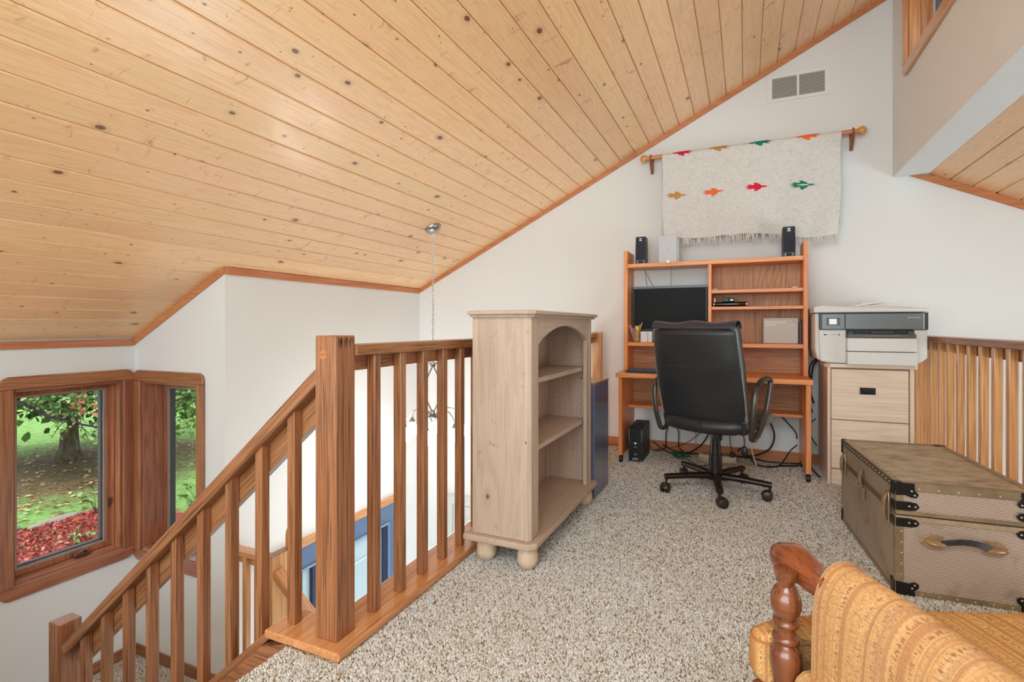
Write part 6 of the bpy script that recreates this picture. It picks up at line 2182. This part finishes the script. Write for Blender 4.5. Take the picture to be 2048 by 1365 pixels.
tr = thing('tree', 'broad lawn tree with a thick grey trunk and low leafy branches', 'tree', (-17.6, 8.3, GZ))
tm = MB()
nr = 22
prof = [(0.40, -0.05), (0.30, 0.08), (0.235, 0.3), (0.205, 0.7), (0.195, 1.3), (0.20, 1.9), (0.22, 2.3), (0.25, 2.6)]
vs = []
for r_, z_ in prof:
    for q in range(nr):
        a = 2 * PI * q / nr
        rr = r_ * (1 + 0.06 * math.sin(3 * a + 1) + 0.04 * math.sin(5 * a) + (0.22 * max(0, math.sin(3.0 * a + 0.5)) if z_ < 0.2 else 0))
        vs.append((rr * math.cos(a), rr * math.sin(a), z_))
fs_ = []
for i in range(len(prof) - 1):
    for q in range(nr):
        q2 = (q + 1) % nr
        fs_.append((i * nr + q, i * nr + q2, (i + 1) * nr + q2, (i + 1) * nr + q))
tm.add(vs, fs_)
obj('trunk', tm, M_BARK, tr, smooth=True)
rb = random.Random(11)
crown_pts = []
for i in range(11):
    a = 2 * PI * i / 11 + rb.uniform(-.2, .2)
    L_ = rb.uniform(2.6, 3.7)
    P_ = []
    z = rb.uniform(2.1, 3.0)
    for q in range(9):
        t = q / 8
        P_.append((0.15 * math.cos(a) + L_ * t * math.cos(a + 0.25 * math.sin(3 * t + i)), 0.15 * math.sin(a) + L_ * t * math.sin(a + 0.25 * math.sin(3 * t + i)), z + 1.0 * math.sin(t * 2.2) * (0.9 if i % 2 else 0.35) - 0.9 * t * t))
    obj('branch', MB().tube(P_, [0.11 * (1 - 0.88 * q / 8) for q in range(9)], 7), M_BARK, tr, smooth=True)
    for q in range(2, 9):
        crown_pts.append(P_[q])
cp_ = np.array(crown_pts)
nL = 13000
idx = rng.randint(0, len(cp_), nL)
Pl = cp_[idx] + rng.randn(nL, 3) * np.array([0.55, 0.55, 0.30])
n2 = 9000
th_ = rng.rand(n2) * 2 * PI
rr_ = 3.7 * np.sqrt(rng.rand(n2))
P2 = np.stack([rr_ * np.cos(th_), rr_ * np.sin(th_), 2.35 + 2.6 * rng.rand(n2) - 0.02 * rr_ ** 2], 1)
Pl = np.concatenate([Pl, P2])
Pl = Pl[Pl[:, 2] > 1.62 + 0.10 * rng.randn(len(Pl)) - 0.05 * np.hypot(Pl[:, 0], Pl[:, 1])]
scatter_leaves('crown', Pl, 0.115, [(LG, .36), (LL, .2), (LD, .36), (LR, .03), (LY, .05)], tr, seed=2)

# nearer tree whose branch crosses the wide window
nt_ = thing('tree', 'nearer tree whose dark limb and russet leaves cross the wide window', 'tree', (-13.0, 1.2, GZ))
o_ = Vector((-13.0, 1.2, GZ))
obj('trunk', MB().lathe([(0.3, -0.02), (0.22, 0.3), (0.19, 2.0), (0.2, 3.2), (0.15, 5.0)], 16), M_BARK, nt_, smooth=True)
M_LIMB = plain('dark_limb', srgb(58, 50, 56), 0.8, 0, 0.2, 20)
limb = [(-12.9, 1.4, 0.55), (-11.6, 3.0, 0.42), (-10.35, 4.11, -0.055), (-10.08, 4.231, -0.21), (-9.80, 4.358, -0.364), (-9.52, 4.485, -0.388), (-9.34, 4.565, -0.48), (-9.09, 4.676, -0.519), (-8.8, 4.9, -0.5)]
obj('limb', MB().tube([tuple(Vector(p) - o_) for p in limb], [0.06, 0.05, 0.03, 0.028, 0.025, 0.02, 0.016, 0.012, 0.006], 7), M_LIMB, nt_, smooth=True)
tw = MB()
lp = []
for i in range(30):
    b = Vector(limb[rb.randint(2, 7)]) + Vector((rb.uniform(-.15, .15), rb.uniform(-.1, .1), 0))
    d_ = Vector((rb.uniform(-.3, .4), rb.uniform(-.2, .45), rb.uniform(-.30, .35)))
    e_ = b + d_
    mid = b.lerp(e_, 0.5) + Vector((0, 0, 0.04))
    tw.tube([tuple(b - o_), tuple(mid - o_), tuple(e_ - o_)], [0.008, 0.006, 0.003], 5)
    for q in range(6):
        lp.append(tuple(b.lerp(e_, rb.uniform(.3, 1.05)) - o_ + Vector((rb.gauss(0, .07), rb.gauss(0, .07), rb.gauss(0, .05)))))
obj('twigs', tw, M_LIMB, nt_)
scatter_leaves('leaves', np.array(lp), 0.042, [(LG, .42), (LL, .40), (LR, .05), (LD, .13)], nt_, seed=4)
# hanging foliage in front: upper band of leaves, russet to the right
up_ = []
for i in range(420):
    t = rb.random()
    base = Vector((-10.6, 4.0, 0)).lerp(Vector((-8.9, 4.95, 0)), t)
    up_.append(tuple(base + Vector((rb.gauss(0, .15), rb.gauss(0, .15), rb.uniform(-0.2, 0.5))) - o_))
scatter_leaves('leaves', np.array(up_), 0.045, [(LG, .4), (LL, .25), (LD, .35)], nt_, seed=6)
ru = []
for i in range(34):
    ru.append(tuple(Vector((-9.15, 4.62, -0.12)) + Vector((rb.gauss(0, .14), rb.gauss(0, .14), rb.gauss(0, .15))) - o_))
scatter_leaves('leaves', np.array(ru), 0.042, [(LR, .75), (LY, .05), (LB, .2)], nt_, seed=8)
# foliage seen through the narrow window
ft = thing('tree', 'leafy green tree filling the top of the narrow window', 'tree', (-10.6, 8.2, GZ))
o2 = Vector((-10.6, 8.2, GZ))
obj('trunk', MB().lathe([(0.24, -0.02), (0.17, 0.3), (0.15, 2.2), (0.13, 4.0)], 14), M_BARK, ft, smooth=True)
tw = MB()
fl_ = []
for i in range(16):
    a = rb.uniform(0, 2 * PI)
    e_ = Vector((1.9 * math.cos(a), 1.9 * math.sin(a), rb.uniform(1.9, 3.2)))
    tw.tube([(0, 0, 2.4), tuple(e_ * 0.5 + Vector((0, 0, 1.3))), tuple(e_)], [0.05, 0.03, 0.01], 6)
obj('branches', tw, M_BARK, ft)
pts_ = rng.rand(7000, 2)
th_ = pts_[:, 0] * 2 * PI
rr_ = 2.0 * np.sqrt(pts_[:, 1])
zz_ = 1.75 + 2.4 * rng.rand(7000) + 0.25 * np.sin(th_ * 5)
scatter_leaves('crown', np.stack([rr_ * np.cos(th_), rr_ * np.sin(th_), zz_], 1), 0.06, [(LG, .5), (LL, .28), (LD, .22)], ft, seed=9)
# ground scatter
n = 2600
P_ = np.stack([-12.2 - 9 * rng.rand(n), 2.5 + 9 * rng.rand(n), np.full(n, GZ + 0.04)], 1)
dd = np.hypot(P_[:, 0] + 16.3, P_[:, 1] - 7.6)
P_ = P_[dd < 4.6]
f1_ = scatter_leaves('fallen_leaves', P_, 0.05, [(LY, .4), (LR, .15), (LB, .45)], g, True, 12)
n = 12000
P_ = np.stack([-12.2 + 7.0 * rng.rand(n), 1.5 + 5.0 * rng.rand(n), np.full(n, GZ + 0.03)], 1)
MR1 = leafmat('mulch_red', srgb(204, 104, 88))
MR2 = leafmat('mulch_dark', srgb(120, 44, 40))
MR3 = leafmat('mulch_pale', srgb(222, 150, 130))
f2_ = scatter_leaves('mulch_chips', P_, 0.032, [(MR1, .55), (MR2, .25), (MR3, .12), (LG, .08)], g, False, 13)
# rocks edging the mulch
M_ROCK = plain('pale_rock', srgb(172, 160, 150), 0.9, 0, 0.12, 4, bump=0.6)


def rock(loc, sx, sy, sz, rz, label, seed):
    r_ = random.Random(seed)
    mb = MB().ball((0, 0, 0), 1.0, 14, 9)
    mb.v = [(x * sx * (1 + r_.uniform(-.09, .09)), y * sy * (1 + r_.uniform(-.09, .09)), z * sz * (1 + r_.uniform(-.12, .12))) for x, y, z in mb.v]
    o = obj('rock', mb, M_ROCK, None, smooth=70, loc=loc, rot=(0, 0, rz))
    return tag(o, label, 'rock', None)


rock((-12.25, 5.55, GZ + 0.01), 0.14, 0.50, 0.055, 0.1, 'long flat pale rock at the edge of the red mulch', 1)
rock((-12.45, 4.85, GZ + 0.01), 0.10, 0.24, 0.05, -0.2, 'smaller flat pale rock left of the long one', 2)
# small plants at the mulch edge
for i, (px, py, s_, lab) in enumerate(((-11.9, 6.05, 1.0, 'low leafy green seedling growing at the mulch edge'), (-12.5, 6.75, 0.9, 'taller pale green seedling behind the low one on the lawn'), (-10.6, 5.15, 0.55, 'tiny green sprout in the red mulch'), (-10.2, 7.0, 1.3, 'bushy pale green plant below the narrow window'), (-9.6, 6.6, 1.3, 'second bushy plant nearest the narrow window'))):
    p = thing('seedling', lab, 'plant', (px, py, GZ + 0.02))
    stm = MB()
    lv = []
    for q in range(9):
        a = rb.uniform(0, 2 * PI)
        e_ = (0.28 * s_ * math.cos(a) * rb.uniform(.4, 1), 0.28 * s_ * math.sin(a) * rb.uniform(.4, 1), rb.uniform(0.12, 0.42) * s_)
        stm.tube([(0, 0, 0), (e_[0] * 0.4, e_[1] * 0.4, e_[2] * 0.7), e_], [0.006, 0.005, 0.003], 5)
        for w_ in range(3):
            lv.append((e_[0] + rb.gauss(0, .04), e_[1] + rb.gauss(0, .04), e_[2] + rb.gauss(0, .03)))
    obj('stems', stm, plain('stem_brown', srgb(96, 80, 60), 0.8), p)
    scatter_leaves('leaves', np.array(lv), 0.055 * s_ ** 0.5, [(LG, .5), (LL, .5)], p, seed=20 + i)
bpy.context.view_layer.update()
